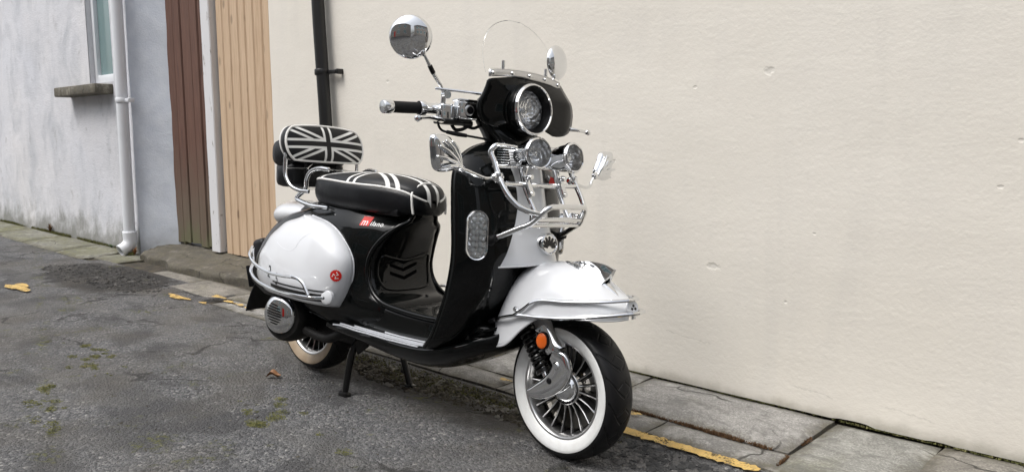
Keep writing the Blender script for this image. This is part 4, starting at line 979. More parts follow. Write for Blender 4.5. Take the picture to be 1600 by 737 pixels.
# chrome crest: teardrop pad with a forward-leaning fin
fbv = bvh_of(fen); rows = []
for t in np.linspace(0, 1, 22):
    x = -.045 + .205*t; w = .030*math.sin(math.pi*min(1, t**.8))**.75 + .001
    rows.append(drape([(x, w*q, .8) for q in (-1, -.8, -.4, 0, .4, .8, 1)], fbv, (0, 0, -1), .003))
    rows[-1] = [(p[0], p[1], p[2] + .009*(1 - abs(q)**2.5)*math.sin(math.pi*t)**.6 - .003*(abs(q) == 1)) for p, q in zip(rows[-1], (-1, -.8, -.4, 0, .4, .8, 1))]
crest = MB().loft(rows).build('mudguard_crest', CH, fen, ang=60)
topl = crm([(-.030, .612), (.02, .622), (.07, .624), (.11, .620), (.143, .609)], 20); botl = crm([(-.020, .606), (.02, .598), (.06, .582), (.09, .566), (.108, .556)], 20)
rows = []
for tp, bt in zip(topl, botl):
    row = []
    for q in np.linspace(0, 1, 6): p = bt*(1-q) + tp*q; row.append((p[0] + .0*q, -(.022*(1-q)**1.4 + .0065), p[1]))
    rows.append(row + [(r_[0], -r_[1], r_[2]) for r_ in row[::-1]])
MB().loft(rows, caps=True).build('fin', CH, crest, ang=40)

# --- horn cover
HC = [ # z, half width, ridge x, edge x, sag of the lower edge
 (.965, .062, -.205, -.262), (.92, .075, -.190, -.236), (.85, .084, -.178, -.222), (.77, .098, -.164, -.214), (.70, .112, -.139, -.213), (.66, .122, -.122, -.214), (.625, .135, -.112, -.219), (.600, .148, -.106, -.224), (.582, .158, -.106, -.230)]
rows = []
for (z, w, xr_, xe) in HC:
    row = []
    for a in np.linspace(-1, 1, 25):
        t = abs(a); row.append((xr_ + (xe + .006 - xr_)*t**1.9, w*a, z + (.022*(1 - t)**1.0 if z < .60 else 0)))
    rows.append(row)
rows = refine(rows, 44, 49)
hc = MB().loft(rows).build('horn_cover', WH, sc, solid=.006, soff=-1, ang=60)
MB().tube(rows[-1], .0035, 6).build('lip', WH, hc)
# round fan badge
bc = A((-.113, -.004, .662)); axb = A((1, -.12, .18)); axb /= np.linalg.norm(axb)
bd = MB().rev([(0, .004), (.028, .004), (.0315, .008), (.0355, .006), (.037, .0), (.037, -.022)], bc, axb, 40).build('horn_badge', CH, hc)
eu = A((.12, 1, 0))/1.007; ev = np.cross(axb, eu)
piv = bc + axb*.0052 - ev*-.0 + (ev if ev[2] > 0 else -ev)*-.018; evv = ev if ev[2] > 0 else -ev
for a in (-62, -40, -18, 4, 26, 48, 68):
    dr_ = eu*math.sin(R(a)) + evv*math.cos(R(a)); nr = np.cross(axb, dr_); L0, L1 = .008, .043*math.cos(R(a)*.62)
    pts = [piv + dr_*L0, piv + dr_*(L0 + L1)/2 + nr*.0044, piv + dr_*(L1 - .003) + nr*.0042, piv + dr_*L1, piv + dr_*(L1 - .003) - nr*.0042, piv + dr_*(L0 + L1)/2 - nr*.0044]
    b = MB(); b.add(pts, [tuple(range(6))]); b.build('badge_slot', M['decal_black'], bd, smooth=False, recalc=False)

# --- front indicators set in the leg shield
def capsule(L, r, n=12): return [(r*math.cos(t), L + r*math.sin(t)) for t in np.linspace(0, math.pi, n)] + [(r*math.cos(t), -L + r*math.sin(t)) for t in np.linspace(math.pi, 2*math.pi, n)]
for s in (-1, 1):
    yc, zc = s*.211, .685; sl_ = .70*s
    def PT(a, b_, h):      # local frame on the shield: a across, b up, h out
        nx = Vector((1, sl_, .02)).normalized(); tv = Vector((-sl_, 1, 0)).normalized()
        return tuple(Vector((ls_x(zc, yc) + .016, yc, zc)) + tv*a + Vector((0, 0, 1))*b_ + nx*h)
    rr = []
    for (q, h) in ((1.0, -.03), (1.0, .006), (.93, .012), (.84, .010), (.80, .004)):
        rr.append([PT(a*q, b_*(1 - (1-q)*.45), h) for a, b_ in capsule(.043, .036)])
    ind = MB().loft(rr, cv=True).build('front_indicator', CH, sc)
    rr = [[PT(a*q, b_*(1 - (1-q)*.45), h) for a, b_ in capsule(.043, .036)] for q, h in ((.80, .004), (.6, .0045), (.3, .0045), (.05, .0045))]
    MB().loft(rr, cv=True, caps=True).build('indicator_reflector', M['reflector'], ind)
    for i in range(6):
        for j in (-1, 1):
            c0 = PT(j*.011, -.047 + i*.0188, .004); 
            MB().rev([(0, .008), (.006, .0065), (.0088, .001)], c0, PT(0, 0, 1) - A(PT(0, 0, 0)), 10).build('diode', M['led'], ind)
    for i in range(5):
        MB().tube([PT(-.025, -.038 + i*.0188, .006), PT(.025, -.038 + i*.0188, .006)], .0014, 6).build('lens_rib', CH, ind)
    rr = [[PT(a*q, b_*(1 - (1-q)*.45), h) for a, b_ in capsule(.043, .036)] for q, h in ((.83, .0085), (.7, .0125), (.45, .0145), (.1, .0150))]
    MB().loft(rr, cv=True, caps=True).build('lens', M['clear'] if 'clear' in M else M['glass'], ind)

# --- steering head, headlight, flyscreen
SA = R(-5.0)
def S(b, cx_=-.29):
    c, s_ = math.cos(SA), math.sin(SA)
    b.v = [(cx_ + (p[0] - cx_)*c - p[1]*s_, (p[0] - cx_)*s_ + p[1]*c, p[2]) for p in b.v]; return b
def SP(p, cx_=-.29):
    c, s_ = math.cos(SA), math.sin(SA); return (cx_ + (p[0]-cx_)*c - p[1]*s_, (p[0]-cx_)*s_ + p[1]*c, p[2])
rows = []
for (z, cxx, rx, ry) in ((.945, -.300, .062, .080), (.975, -.298, .064, .092), (1.005, -.304, .060, .108), (1.04, -.318, .052, .128), (1.075, -.326, .050, .138), (1.10, -.328, .050, .130), (1.125, -.330, .045, .11), (1.142, -.332, .03, .07)):
    rows.append([(cxx + rx*math.copysign(abs(math.cos(t))**.8, math.cos(t)), ry*math.copysign(abs(math.sin(t))**.8, math.sin(t)), z) for t in np.linspace(0, 2*math.pi, 28, endpoint=False)])
hd_ = S(MB().loft(refine(rows, 30, 56, True), cv=True, caps=True)).build('steering_head', BK, sc)
hc0 = (-.29, 0, 1.085)
S(MB().rev([(.070, .0), (.084, .03), (.086, .075), (.083, .083)], hc0, (1, 0, .05), 48)).build('headlight_shell', BK, sc); hl = sc.children[-1]
S(MB().rev([(.081, .078), (.0838, .083), (.0838, .092), (.080, .099), (.0765, .099), (.0745, .096)], hc0, (1, 0, .05), 56)).build('headlight_ring', CH, hl)
S(MB().rev([(.0755, .097), (.069, .088), (.064, .074), (.062, .068)], hc0, (1, 0, .05), 56)).build('inner_bezel', M['plastic_black'], hl)
S(MB().rev([(.064, .070), (.056, .058), (.043, .046), (.028, .038), (.012, .034), (0, .034)], hc0, (1, 0, .05), 40)).build('reflector_bowl', M['reflector'], hl)
S(MB().rev([(0, .058), (.007, .056), (.009, .05), (.009, .034)], hc0, (1, 0, .05), 16)).build('bulb', CH, hl)
def clear_mat():
    m = bpy.data.materials.new('clear'); m.use_nodes = True; t = m.node_tree; t.nodes.remove(t.nodes['Principled BSDF'])
    tr = t.nodes.new('ShaderNodeBsdfTransparent'); tr.inputs[0].default_value = (.97, .975, .975, 1); gl = t.nodes.new('ShaderNodeBsdfGlossy'); gl.inputs['Roughness'].default_value = .03
    fz = t.nodes.new('ShaderNodeFresnel'); fz.inputs[0].default_value = 1.45; mx = t.nodes.new('ShaderNodeMixShader')
    t.links.new(fz.outputs[0], mx.inputs[0]); t.links.new(tr.outputs[0], mx.inputs[1]); t.links.new(gl.outputs[0], mx.inputs[2]); t.links.new(mx.outputs[0], t.nodes['Material Output'].inputs[0]); return m
M['clear'] = clear_mat()
M['perspex'] = clear_mat(); M['perspex'].name = 'perspex'; M['perspex'].node_tree.nodes['Fresnel'].inputs[0].default_value = 1.30; M['perspex'].node_tree.nodes['Transparent BSDF'].inputs[0].default_value = (.985, .987, .987, 1)
for o in sc.children_recursive:
    if o.name.startswith('lens') and o.data.materials and o.data.materials[0] == M['glass']: o.data.materials[0] = M['clear']
S(MB().rev([(.063, .072), (.048, .079), (.03, .083), (.012, .085), (0, .085)], hc0, (1, 0, .05), 40)).build('lens', M['clear'], hl)
# flyscreen: horseshoe of sheet round the headlight
zc = 1.085
outl = [(0, .112), (.09, .110), (.150, .104), (.174, .098), (.179, .08), (.190, .055), (.208, .025), (.214, 0), (.210, -.026), (.195, -.050), (.165, -.064), (.13, -.068), (.105, -.062)]
def fly_x(y, z): return -.243 + (.035*min(1, max(0, y - .05)/.14)*min(1, max(0, 1.19 - z)/.06) if y > 0 else 0) - .55*y*y - .10*(z - 1.19)*(1 if z > 1.19 else 0) - .02*max(0, (1.19 - z))
def out_r(th):
    best = .1
    O = [A(p) for p in outl]; dvec = A((abs(math.cos(th)), math.sin(th)))
    for i in range(len(O) - 1):
        a, b_ = O[i], O[i+1]; mtx = np.array([[dvec[0], a[0]-b_[0]], [dvec[1], a[1]-b_[1]]])
        if abs(np.linalg.det(mtx)) < 1e-12: continue
        t, u = np.linalg.solve(mtx, a)
        if t > 0 and -1e-6 <= u <= 1.000001: best = t
    return best
rows = []
for th in np.linspace(R(-31), R(211), 91):
    ro = out_r(th); row = []
    for q in np.linspace(0, 1, 9):
        r_ = .088 + (ro*(1 + .09*max(0, math.cos(th)) - .13*max(0, -math.cos(th))) - .088)*q; y, z = r_*math.cos(th), zc + r_*math.sin(th)
        row.append((fly_x(y, z) + .012*(1 - q)**2, y, z))
    rows.append(row)
fly = S(MB().loft(rows)).build('flyscreen', BK, sc, solid=.005, soff=0, ang=60)
MB().tube([SP(r[0]) for r in rows], .005, 6).build('flyscreen_lip', BK, fly)
rr = []
for q in np.linspace(-.88, 1, 31):
    y = .176*q; rr.append([(fly_x(y, 1.19) + .006, y, z - .014*abs(q)**2.5) for z in (1.189, 1.2, 1.212)])
S(MB().loft(rr)).build('trim_plate', M['satin_metal'], fly, solid=.003, soff=0)
for q in (-.80, -.38, .05, .48, .90):
    y = .176*q; p = (fly_x(y, 1.19) + .009, y, 1.2005 - .014*abs(q)**2.5)
    S(MB().rev([(0, .006), (.004, .005), (.006, 0)], p, (1, 0, .1), 12)).build('rivet', CH, fly)
for y in (-.085, .115): S(MB().tube([(fly_x(y, 1.2) - .012, y, 1.19), (fly_x(y, 1.2) - .014, y, 1.238)], .0055, 10)).build('screen_peg', CH, fly)
rr = []
for j, v_ in enumerate(np.linspace(0, 1, 20)):
    row = []
    for q in np.linspace(-1, 1, 33):
        w = .171*max(.02, (1 - v_**2.3))**.47; y = w*q + .006 - .018*v_; z = 1.205 + .172*v_ - .014*abs(q)**2.5*(1 - v_); row.append((-.243 - .55*y*y - .30*(z - 1.205), y, z))
    rr.append(row)
S(MB().loft(rr)).build('windscreen', M['perspex'], fly, recalc=False)
ed = [r[0] for r in rr] + rr[-1][1:-1][::4] + [r[-1] for r in rr[::-1]]
S(MB().tube(ed, .0008, 5)).build('screen_edge', M['edge_clear'] if 'edge_clear' in M else M['clear'], fly)

# --- handlebars
hb = MB().tube([(-.478, -.38, 1.068), (-.452, -.25, 1.076), (-.36, -.12, 1.086), (-.31, -.02, 1.09), (-.31, .02, 1.09), (-.335, .12, 1.092), (-.40, .25, 1.084), (-.415, .38, 1.078)], .0115, 12, smooth=40).build('handlebar', CH, sc)
def along(p, q, t): return tuple(A(p)*(1-t) + A(q)*t)
for (e0, e1) in (((-.478, -.385, 1.068), (-.452, -.25, 1.076)), ((-.415, .385, 1.078), (-.40, .25, 1.084))):
    MB().tube([along(e0, e1, .08), along(e0, e1, .5), along(e0, e1, .86)], .0185, 20).build('grip', M['rubber'], hb)
    dvv = A(e0) - A(e1); MB().rev([(.019, -.016), (.0215, -.012), (.0215, .014), (.019, .018), (.0, .020)], along(e0, e1, .02), dvv, 24).build('bar_end', CH, hb)
    MB().rev([(.022, -.012), (.024, -.008), (.024, .008), (.018, .012), (.017, .05), (.0195, .054), (.0195, .075), (.012, .085)], along(e0, e1, .92), -dvv, 24).build('throttle_housing', CH, hb)
# right lever, master cylinder, switch block, mirror clamp
T([(-.325, -.385, 1.030), (-.335, -.36, 1.033), (-.345, -.33, 1.037), (-.36, -.28, 1.037), (-.375, -.235, 1.036), (-.39, -.20, 1.040), (-.40, -.18, 1.046)], [.0055, .0065, .0075, .009, .009, .009, .010], 10, 40).build('brake_lever', CH, hb)
MB().rev([(0, -.011), (.008, -.008), (.011, 0), (.008, .008), (0, .011)], (-.322, -.392, 1.029), (0, 1, 0), 16).build('lever_ball', CH, hb)
rz = Matrix.Rotation(R(-14), 3, 'Z')
mc = MB().box((-.345, -.172, 1.072), (.045, .068, .058), rz, .006, 3).build('master_cylinder', CH, hb)
MB().box((-.345, -.172, 1.104), (.049, .074, .008), rz, .003, 2).build('reservoir_cap', CH, mc)
MB().rev([(0, .004), (.013, .004), (.0165, .002), (.017, -.002)], (-.3218, -.178, 1.073), (1, -.25, 0), 26).build('sight_glass_ring', M['satin_metal'], mc)
MB().rev([(0, .005), (.0115, .0045), (.0125, .002)], (-.3205, -.178, 1.073), (1, -.25, 0), 22).build('sight_glass', M['plastic_black'], mc)
MB().box((-.385, -.222, 1.060), (.042, .05, .062), rz, .008, 3).build('switch_block', CH, hb)
MB().box((-.37, -.20, 1.034), (.035, .13, .018), rz, .005, 2).build('lever_perch', M['spoke_black'], hb)
MB().tube([(-.385, -.235, 1.08), (-.382, -.235, 1.118)], .0085, 12).build('mirror_post', CH, hb); MB().rev([(0, -.01), (.013, -.01), (.013, .01), (0, .01)], (-.375, -.232, 1.118), (1, -.2, 0), 18).build('mirror_clamp', CH, hb)
MB().tube([(-.385, -.268, 1.134), (-.33, -.15, 1.131), (-.27, -.10, 1.126)], .0048, 8).build('screen_strut', CH, hb)
MB().tube([(-.385, .268, 1.144), (-.33, .15, 1.135), (-.27, .10, 1.126)], .0048, 8).build('screen_strut', CH, hb)
cb = MB().tube([(-.372, -.262, 1.038), (-.373, -.262, 1.022), (-.37, -.25, 1.006), (-.36, -.23, 1.0), (-.345, -.20, .996), (-.325, -.16, .992), (-.305, -.10, .985), (-.30, -.06, .975)], .0038, 8, smooth=40).build('brake_cable', M['rubber'], hb)
MB().tube([(-.362, -.235, 1.001), (-.345, -.20, .996), (-.333, -.175, .9935)], [.006, .0075, .006], 10).build('cable_boot', M['rubber'], cb)
T([(-.36, -.17, 1.03), (-.34, -.14, 1.02), (-.33, -.12, 1.03), (-.32, -.10, 1.05)], .005, 8, 20).build('brake_hose', M['rubber'], hb)
T([(-.375, -.205, 1.03), (-.37, -.19, 1.012), (-.355, -.175, 1.014), (-.345, -.15, 1.03)], .006, 8, 20).build('brake_hose', M['rubber'], hb)
# left lever and switch
T([(-.235, .33, 1.044), (-.25, .29, 1.048), (-.30, .24, 1.05), (-.34, .20, 1.055)], [.0055, .008, .009, .01], 10, 30).build('brake_lever', CH, hb)
MB().rev([(0, -.011), (.008, -.008), (.011, 0), (.008, .008), (0, .011)], (-.230, .338, 1.043), (0, 1, 0), 16).build('lever_ball', CH, hb)
MB().box((-.375, .222, 1.068), (.042, .05, .062), None, .008, 3).build('switch_block', CH, hb)

# --- round mirrors
def round_mirror(c, nrm, r, stem):
    mo = empty('round_mirror'); mo.parent = sc
    MB().rev([(0, .022), (r*.35, .020), (r*.65, .014), (r*.88, .006), (r*.985, -.002), (r, -.006), (r*.985, -.010)], c, nrm, 44).build('mirror_shell', CH, mo)
    MB().rev([(r*.985, -.010), (r*.6, -.009), (0, -.008)], c, nrm, 40).build('mirror_glass', M['reflector'] if 0 else CH, mo)
    T(stem, [.0045, .006, .0062, .006, .0045], 10, 30).build('stem', CH, mo); m_ = len(stem)//2
    MB().tube([along(stem[1], stem[2], .2), along(stem[1], stem[2], .9)], .0078, 10).build('stem_sleeve', M['spoke_black'], mo)
    MB().rev([(0, -.012), (.007, -.008), (.0095, 0), (.007, .008), (0, .012)], stem[0], (0, 0, 1), 14).build('ball_joint', CH, mo)
round_mirror((-.405, -.36, 1.277), (.70, -.62, -.24), .066, [(-.385, -.325, 1.235), (-.378, -.308, 1.205), (-.378, -.285, 1.175), (-.378, -.255, 1.145), (-.378, -.236, 1.118)])
round_mirror((-.40, .36, 1.306), (1, .10, .05), .064, [(-.395, .335, 1.250), (-.395, .32, 1.22), (-.395, .29, 1.17), (-.39, .25, 1.13), (-.385, .235, 1.09)])

# --- front carrier
rk = empty('front_carrier'); rk.parent = sc
upr = [(-.205, -.155, .966), (-.200, -.182, .962), (-.207, -.193, .944), (-.192, -.190, .912), (-.177, -.19, .880), (-.141, -.188, .823), (-.110, -.172, .786), (-.085, -.145, .768), (-.068, -.11, .760)]
T([(-.215, -.07, .964), (-.21, -.12, .966)] + upr, .0095, 10, 70).build('upright_tube', CH, rk); T([(-.215, .07, .964), (-.21, .12, .966)] + mirror(upr), .0095, 10, 70).build('upright_tube', CH, rk)
T([(-.215, -.09, .964), (-.215, .09, .964)], .0085, 10, 6).build('cross_tube', CH, rk)
T([(-.196, -.19, .90), (-.18, 0, .905), (-.196, .19, .90)], .0075, 10, 20).build('cross_tube', CH, rk)
T([(-.160, -.19, .848), (-.150, 0, .846), (-.160, .19, .848)], .0085, 10, 20).build('cross_tube', CH, rk)
for s in (-1, 1):
    T([(-.20, s*.085, .955), (-.172, s*.085, .89), (-.155, s*.085, .84), (-.12, s*.080, .775), (-.10, s*.078, .745)], .008, 10, 30).build('inner_tube', CH, rk)
    MB().box((-.140, s*.085, .845), (.014, .022, .07), Matrix.Rotation(R(-25), 3, 'Y'), .003, 2).build('hinge_plate', CH, rk)
    MB().rev([(0, .010), (.008, .009), (.010, 0), (.010, -.006)], (-.136, s*.085, .872), (1, 0, 0), 14).build('hinge_bolt', CH, rk)
    MB().rev([(0, .010), (.008, .009), (.010, 0), (.010, -.006)], (-.128, s*.085, .820), (1, 0, 0), 14).build('hinge_bolt', CH, rk)
    MB().rev([(.011, -.016), (.014, -.012), (.014, .012), (.011, .016)], (-.176, s*.19, .868), (.3, 0, 1), 14).build('mirror_clamp', CH, rk)
    MB().tube([(-.178, s*.21, .866), (-.178, s*.17, .868)], .010, 12).build('mirror_clamp', CH, rk)
    MB().rev([(0, .012), (.008, .010), (.010, 0)], (-.090, s*.105, .752), (1, 0, 0), 12).build('hinge_bolt', CH, rk)
    MB().box((-.10, s*.095, .748), (.03, .02, .03), None, .004, 2).build('hinge_plate', CH, rk)
loop = [(-.196, -.168, .680), (-.180, -.163, .686), (-.13, -.145, .710), (-.092, -.128, .728), (-.07, -.113, .752), (-.052, -.098, .776), (-.046, -.075, .784), (-.046, 0, .784), (-.046, .075, .784), (-.052, .098, .776), (-.07, .113, .752), (-.092, .128, .728), (-.13, .145, .710), (-.180, .163, .686), (-.196, .168, .680)]
T(loop, .0092, 10, 90).build('shelf_loop', CH, rk)
for (x, z, w) in ((-.098, .723, .125), (-.078, .742, .11)): T([(x, -w, z), (x, w, z)], .0078, 10, 6).build('shelf_bar', CH, rk)
for s in (-1, 1): MB().rev([(.020, -.004), (.020, .004), (.013, .012), (.011, .03), (0, .032)], (ls_x(.672, .17) + .004, s*.172, .672), (1, -s*-.10, .25), 18).build('rubber_buffer', M['rubber'], rk)

# --- twin spot lamps
for (c, nrm) in (((-.116, -.084, .945), (.93, -.20, .10)), ((-.12, .100, .941), (.95, .02, .12))):
    fo = empty('spot_lamp'); fo.parent = sc
    MB().rev([(0, -.105), (.012, -.103), (.024, -.092), (.034, -.072), (.042, -.045), (.046, -.02), (.048, -.004), (.051, .002), (.051, .012), (.047, .018), (.043, .016)], c, nrm, 40).build('lamp_shell', CH, fo)
    MB().rev([(.044, .012), (.040, .0), (.032, -.016), (.018, -.028), (0, -.032)], c, nrm, 36).build('lamp_bowl', M['reflector'], fo)
    MB().rev([(0, .0), (.006, -.002), (.008, -.03)], c, nrm, 12).build('bulb', CH, fo)
    MB().rev([(.0445, .014), (.036, .019), (.02, .023), (0, .0245)], c, nrm, 36).build('lens', M['clear'], fo)
    bc_ = A(c) - A(nrm)*.05; MB().tube([bc_ + A((0, 0, -.03)), bc_ + A((-.01, 0, -.065))], .009, 10).build('lamp_bracket', CH, fo)
# finned horn behind the lamp
hn = MB(); 
for i in range(7): hn.box((-.205, -.115, .905 + i*.008), (.03, .07, .003), bev=.001, seg=1)
hn.build('lamp_heat_fins', CH, sc)
# sticker and small plate on the shield
b = MB(); b.add([(ls_x(.86, .11) + .016, .10, .842), (ls_x(.86, .13) + .016, .155, .842), (ls_x(.86, .12) + .016, .135, .872), (ls_x(.86, .11) + .016, .11, .878)], [(0, 1, 2, 3)]); b.build('shield_sticker', M['red_paint'], lsh, smooth=False)

# --- hand-shaped mirrors
def hand_mirror(s, ox, oy, oz, stem):
    ho = empty('hand_mirror'); ho.parent = sc
    # outline of the mirror back in the (y, z) plane, wrist low and inboard
    ol = [(-.443, .974), (-.409, .979), (-.374, .973), (-.356, .938), (-.340, .905), (-.345, .886), (-.365, .879), (-.403, .874), (-.430, .884), (-.441, .924)]
    ol = crm(ol, 40, True); cen = ol.mean(0); rr = []
    for q, h in ((1.0, -.010), (1.02, -.004), (.97, .004), (.8, .010), (.5, .014), (.1, .016)):
        rr.append([(ox + h, s*-(cen[0] + (p[0]-cen[0])*q) + oy, cen[1] + (p[1]-cen[1])*q + oz) for p in ol])
    MB().loft(rr, cv=True, caps=True).build('mirror_back', CH, ho)
    W_ = (-.338, .890)
    for (ty, tz, kx) in ((-.437, .915, .016), (-.430, .945, .019), (-.408, .962, .020), (-.383, .962, .018), (-.415, .885, .012)):
        pth = []; 
        for t in np.linspace(0, 1, 5): pth.append((ox + .010 + kx*math.sin(t*2.6)*.5 + .004, s*-(W_[0] + (ty - W_[0])*t) + oy, W_[1] + (tz - W_[1])*t + oz + .006*math.sin(t*3)))
        MB().tube(pth, [.0068, .0060, .0072, .0055, .0066, .0050, .004], 10, smooth=22).build('finger', CH, ho)
    MB().tube([(ox + .008, s*-(W_[0] - .012) + oy, W_[1] + .004 + oz), (ox + .006, s*-(W_[0] + .012) + oy, W_[1] - .004 + oz)], [.015, .011], 12).build('wrist', CH, ho)
    T(stem, .0058, 8, 30).build('stem', CH, ho)
hand_mirror(1, -.2, -.0, 0, [])if 0 else None
def hm(s, stem, oy=0, oz=0, ox=-.2):
    hand_mirror(-s if s > 0 else 1, ox, 0, 0, stem)
# right (s=-1): outline y is already negative
def build_hand(sgn, ox, dy, dz, stem):
    hand_mirror(-1 if sgn < 0 else 1, ox, dy, dz, stem)
build_hand(-1, -.2, 0, 0, [(-.196, -.334, .888), (-.195, -.30, .880), (-.19, -.26, .868), (-.185, -.235, .862), (-.18, -.20, .864)])
build_hand(1, -.19, 0, 0, [(-.186, .334, .888), (-.185, .315, .868), (-.18, .30, .852), (-.178, .27, .846), (-.178, .20, .860)])

# --- engine, silencer, exhaust, stand
eng = MB(); eng.box((-1.16, .02, .26), (.42, .24, .16), None, .03, 3); eng.box((-1.0, 0, .30), (.20, .26, .12), None, .02, 2); eng.box((-1.38, .13, .24), (.42, .09, .15), None, .04, 3); eng.box((-.93, 0, .245), (.16, .12, .09), None, .02)
eng.build('engine', M['engine'], sc)
mu = MB().rev([(0, -.105), (.09, -.10), (.104, -.085), (.108, -.05), (.107, .0), (.100, .02), (.088, .032), (0, .033)], (-1.29, -.20, .268), (.28, -.96, .03), 48).build('silencer', M['engine'], sc)
mc_ = A((-1.287, -.238, .277)); axm = A((.28, -.96, .06)); axm /= np.linalg.norm(axm)
cap = MB().rev([(0, .022), (.03, .0205), (.055, .016), (.070, .009), (.078, 0), (.079, -.006), (.074, -.01)], mc_, axm, 52).build('silencer_cap', CH, mu)
eu = np.cross(A((0, 0, 1)), axm); eu /= np.linalg.norm(eu); eu = eu if eu[0] > 0 else -eu; evv = np.cross(eu, axm); evv = evv if evv[2] > 0 else -evv
for i in range(8):
    zz = -.036 + i*.0105; hw = math.sqrt(max(1e-4, .043**2 - (zz + .0)**2)); xo = -.012; rws = []
    for t in np.linspace(-1, 1, 14):
        a = xo + hw*t; zz2 = zz - .18*a*0 - .12*t*.02
        hgt = .023 - .023*((a*a + zz*zz)/.079**2)**1.3 + .0008
        hwid = .0028*math.sqrt(max(.02, 1 - t**6))
        rws.append([mc_ + eu*a + evv*(zz2 - .10*a + hwid) + axm*hgt, mc_ + eu*a + evv*(zz2 - .10*a - hwid) + axm*hgt])
    MB().loft(rws).build('cap_slot', M['decal_black'], cap, recalc=False)
MB().rev([(0, .004), (.006, .004), (.007, 0)], mc_ + eu*.05 - evv*.004 + axm*.013, axm, 12).build('cap_screw', CH, cap)
T([(-1.26, -.17, .225), (-1.19, -.172, .220), (-1.10, -.172, .211), (-1.04, -.170, .214), (-.985, -.165, .236), (-.93, -.15, .258), (-.86, -.10, .275)], .0185, 14, 40).build('exhaust_pipe', M['engine'], sc)
cs = empty('centre_stand'); cs.parent = sc
b = T([(-.955, -.085, .235), (-.955, -.112, .19), (-.962, -.122, .15), (-.972, -.126, .09), (-.982, -.128, .02), (-.985, -.129, -.004)], [.014, .015, .014, .013, .013, .013], 12, 30); b.build('leg', M['spoke_black'], cs); legr = cs.children[-1]
b = MB(); b.box((-.986, -.129, -.004), (.052, .030, .026), None, .008, 2); b.build('foot', M['spoke_black'], legr)
b = T([(-.955, .085, .235), (-.945, .112, .16), (-.93, .120, .10), (-.905, .126, .03), (-.895, .128, .0)], [.014, .014, .013, .013, .013], 12, 30); b.build('leg', M['spoke_black'], cs); legl = cs.children[-1]
b = MB(); b.box((-.892, .128, .002), (.05, .030, .024), None, .008, 2); b.build('foot', M['spoke_black'], legl)
T([(-.92, .125, .06), (-.97, .15, .05), (-.99, .17, .055)], .010, 10, 12).build('foot_pedal', M['rubber'], cs)
T([(-.955, -.085, .235), (-.955, .085, .235)], .013, 10, 6).build('cross_bar', M['spoke_black'], cs)
b = MB(); b.box((-.91, -.115, .205), (.075, .012, .05), Matrix.Rotation(R(-35), 3, 'Y'), .004); b.build('bracket', M['engine'], cs)
T([(-.60, .175, .475), (-.585, .18, .455), (-.60, .18, .43), (-.605, .18, .40)], .004, 8, 16).build('footrest_hook', M['pvc_white'], sc)
MB().rev([(0, -.01), (.009, -.007), (.009, .007), (0, .01)], (-.585, .185, .395), (1, 0, 0), 12).build('footrest_knob', M['rubber'], sc)

# --- bag slung behind the backrest (a thing of its own)
bg_ = empty('tool_bag', (0, 0, 0)); bg_.rotation_euler = (R(-4.2), 0, 0)
tag(bg_, 'black leather tool bag strapped behind the scooter backrest', 'bag')
def bagloft(xc, zc_, hx, hz, y0, y1, p, n=22):
    """soft box: rounded section in x-z swept along y, ends pulled in"""
    rows = []
    for t in np.linspace(0, 1, n):
        k_ = (1 - abs(2*t - 1)**7)**.22 if 0 < t < 1 else .35
        y = y0 + (y1 - y0)*t; k_ = max(.35, k_)
        rows.append([(xc + hx*k_*math.copysign(abs(math.cos(a))**p, math.cos(a)), y, zc_ + hz*k_*math.copysign(abs(math.sin(a))**p, math.sin(a)) + .004*math.sin(9*t)) for a in np.linspace(0, 2*math.pi, 36, endpoint=False)])
    return MB().loft(rows, cv=True, caps=True)
bagloft(-1.465, .838, .070, .060, -.135, .15, .5).build('bag_body', M['leather'], bg_, ang=60)
bagloft(-1.475, .925, .082, .062, -.145, .16, .75).build('bag_flap', M['leather'], bg_, ang=60)
T([(-1.385, -.07, .80), (-1.38, -.07, .86), (-1.39, -.07, .93)], .007, 6, 10).build('strap', M['leather'], bg_)
T([(-1.385, .08, .80), (-1.38, .08, .86), (-1.39, .08, .93)], .007, 6, 10).build('strap', M['leather'], bg_)

# ------------------------------------------------------------------ loose stones, moss, litter
def stones(name, m, spots, n, smin, smax, label, cat, seed, zoff=0.0):
    """n angular chips scattered in elliptical spots (x, y, rx, ry), one mass"""
    r = np.random.default_rng(seed); V, F = [], []
    base = A([(1, 0, 0), (0, 1, 0), (-1, 0, 0), (0, -1, 0), (0, 0, 1), (0, 0, -1), (.7, .7, .4), (-.7, -.6, .5)])
    ar = A([q[2]*q[3] for q in spots]); pick = r.choice(len(spots), n, p=ar/ar.sum())
    fcs = [(0, 6, 4), (6, 1, 4), (1, 2, 4), (2, 7, 4), (7, 3, 4), (3, 0, 4), (1, 6, 0), (1, 0, 5), (2, 1, 5), (3, 2, 5), (0, 3, 5), (3, 7, 2)]
    for k_ in range(n):
        x0, y0, rx, ry = spots[pick[k_]][:4]; q = math.sqrt(r.random()); t = r.uniform(0, 2*math.pi)
        x, y = x0 + rx*q*math.cos(t), y0 + ry*q*math.sin(t); sz = smin + (smax - smin)*r.random()**3
        p = base*(1 + r.normal(0, .22, base.shape))*A((sz, sz*r.uniform(.55, 1), sz*r.uniform(.3, .6)))
        a = r.uniform(0, 6.28); c, s_ = math.cos(a), math.sin(a); p = np.stack([p[:, 0]*c - p[:, 1]*s_, p[:, 0]*s_ + p[:, 1]*c, p[:, 2]], 1)
        z = float(road_z(np.array(x), np.array(y))) + sz*.12 + zoff
        o_ = len(V); V += [tuple(v) for v in p + A((x, y, z))]; F += [tuple(i + o_ for i in f) for f in fcs]
    b = MB(); b.v = V; b.f = F; o = b.build(name, m, None, smooth=False)
    tag(o, label, cat, kind='stuff'); return o
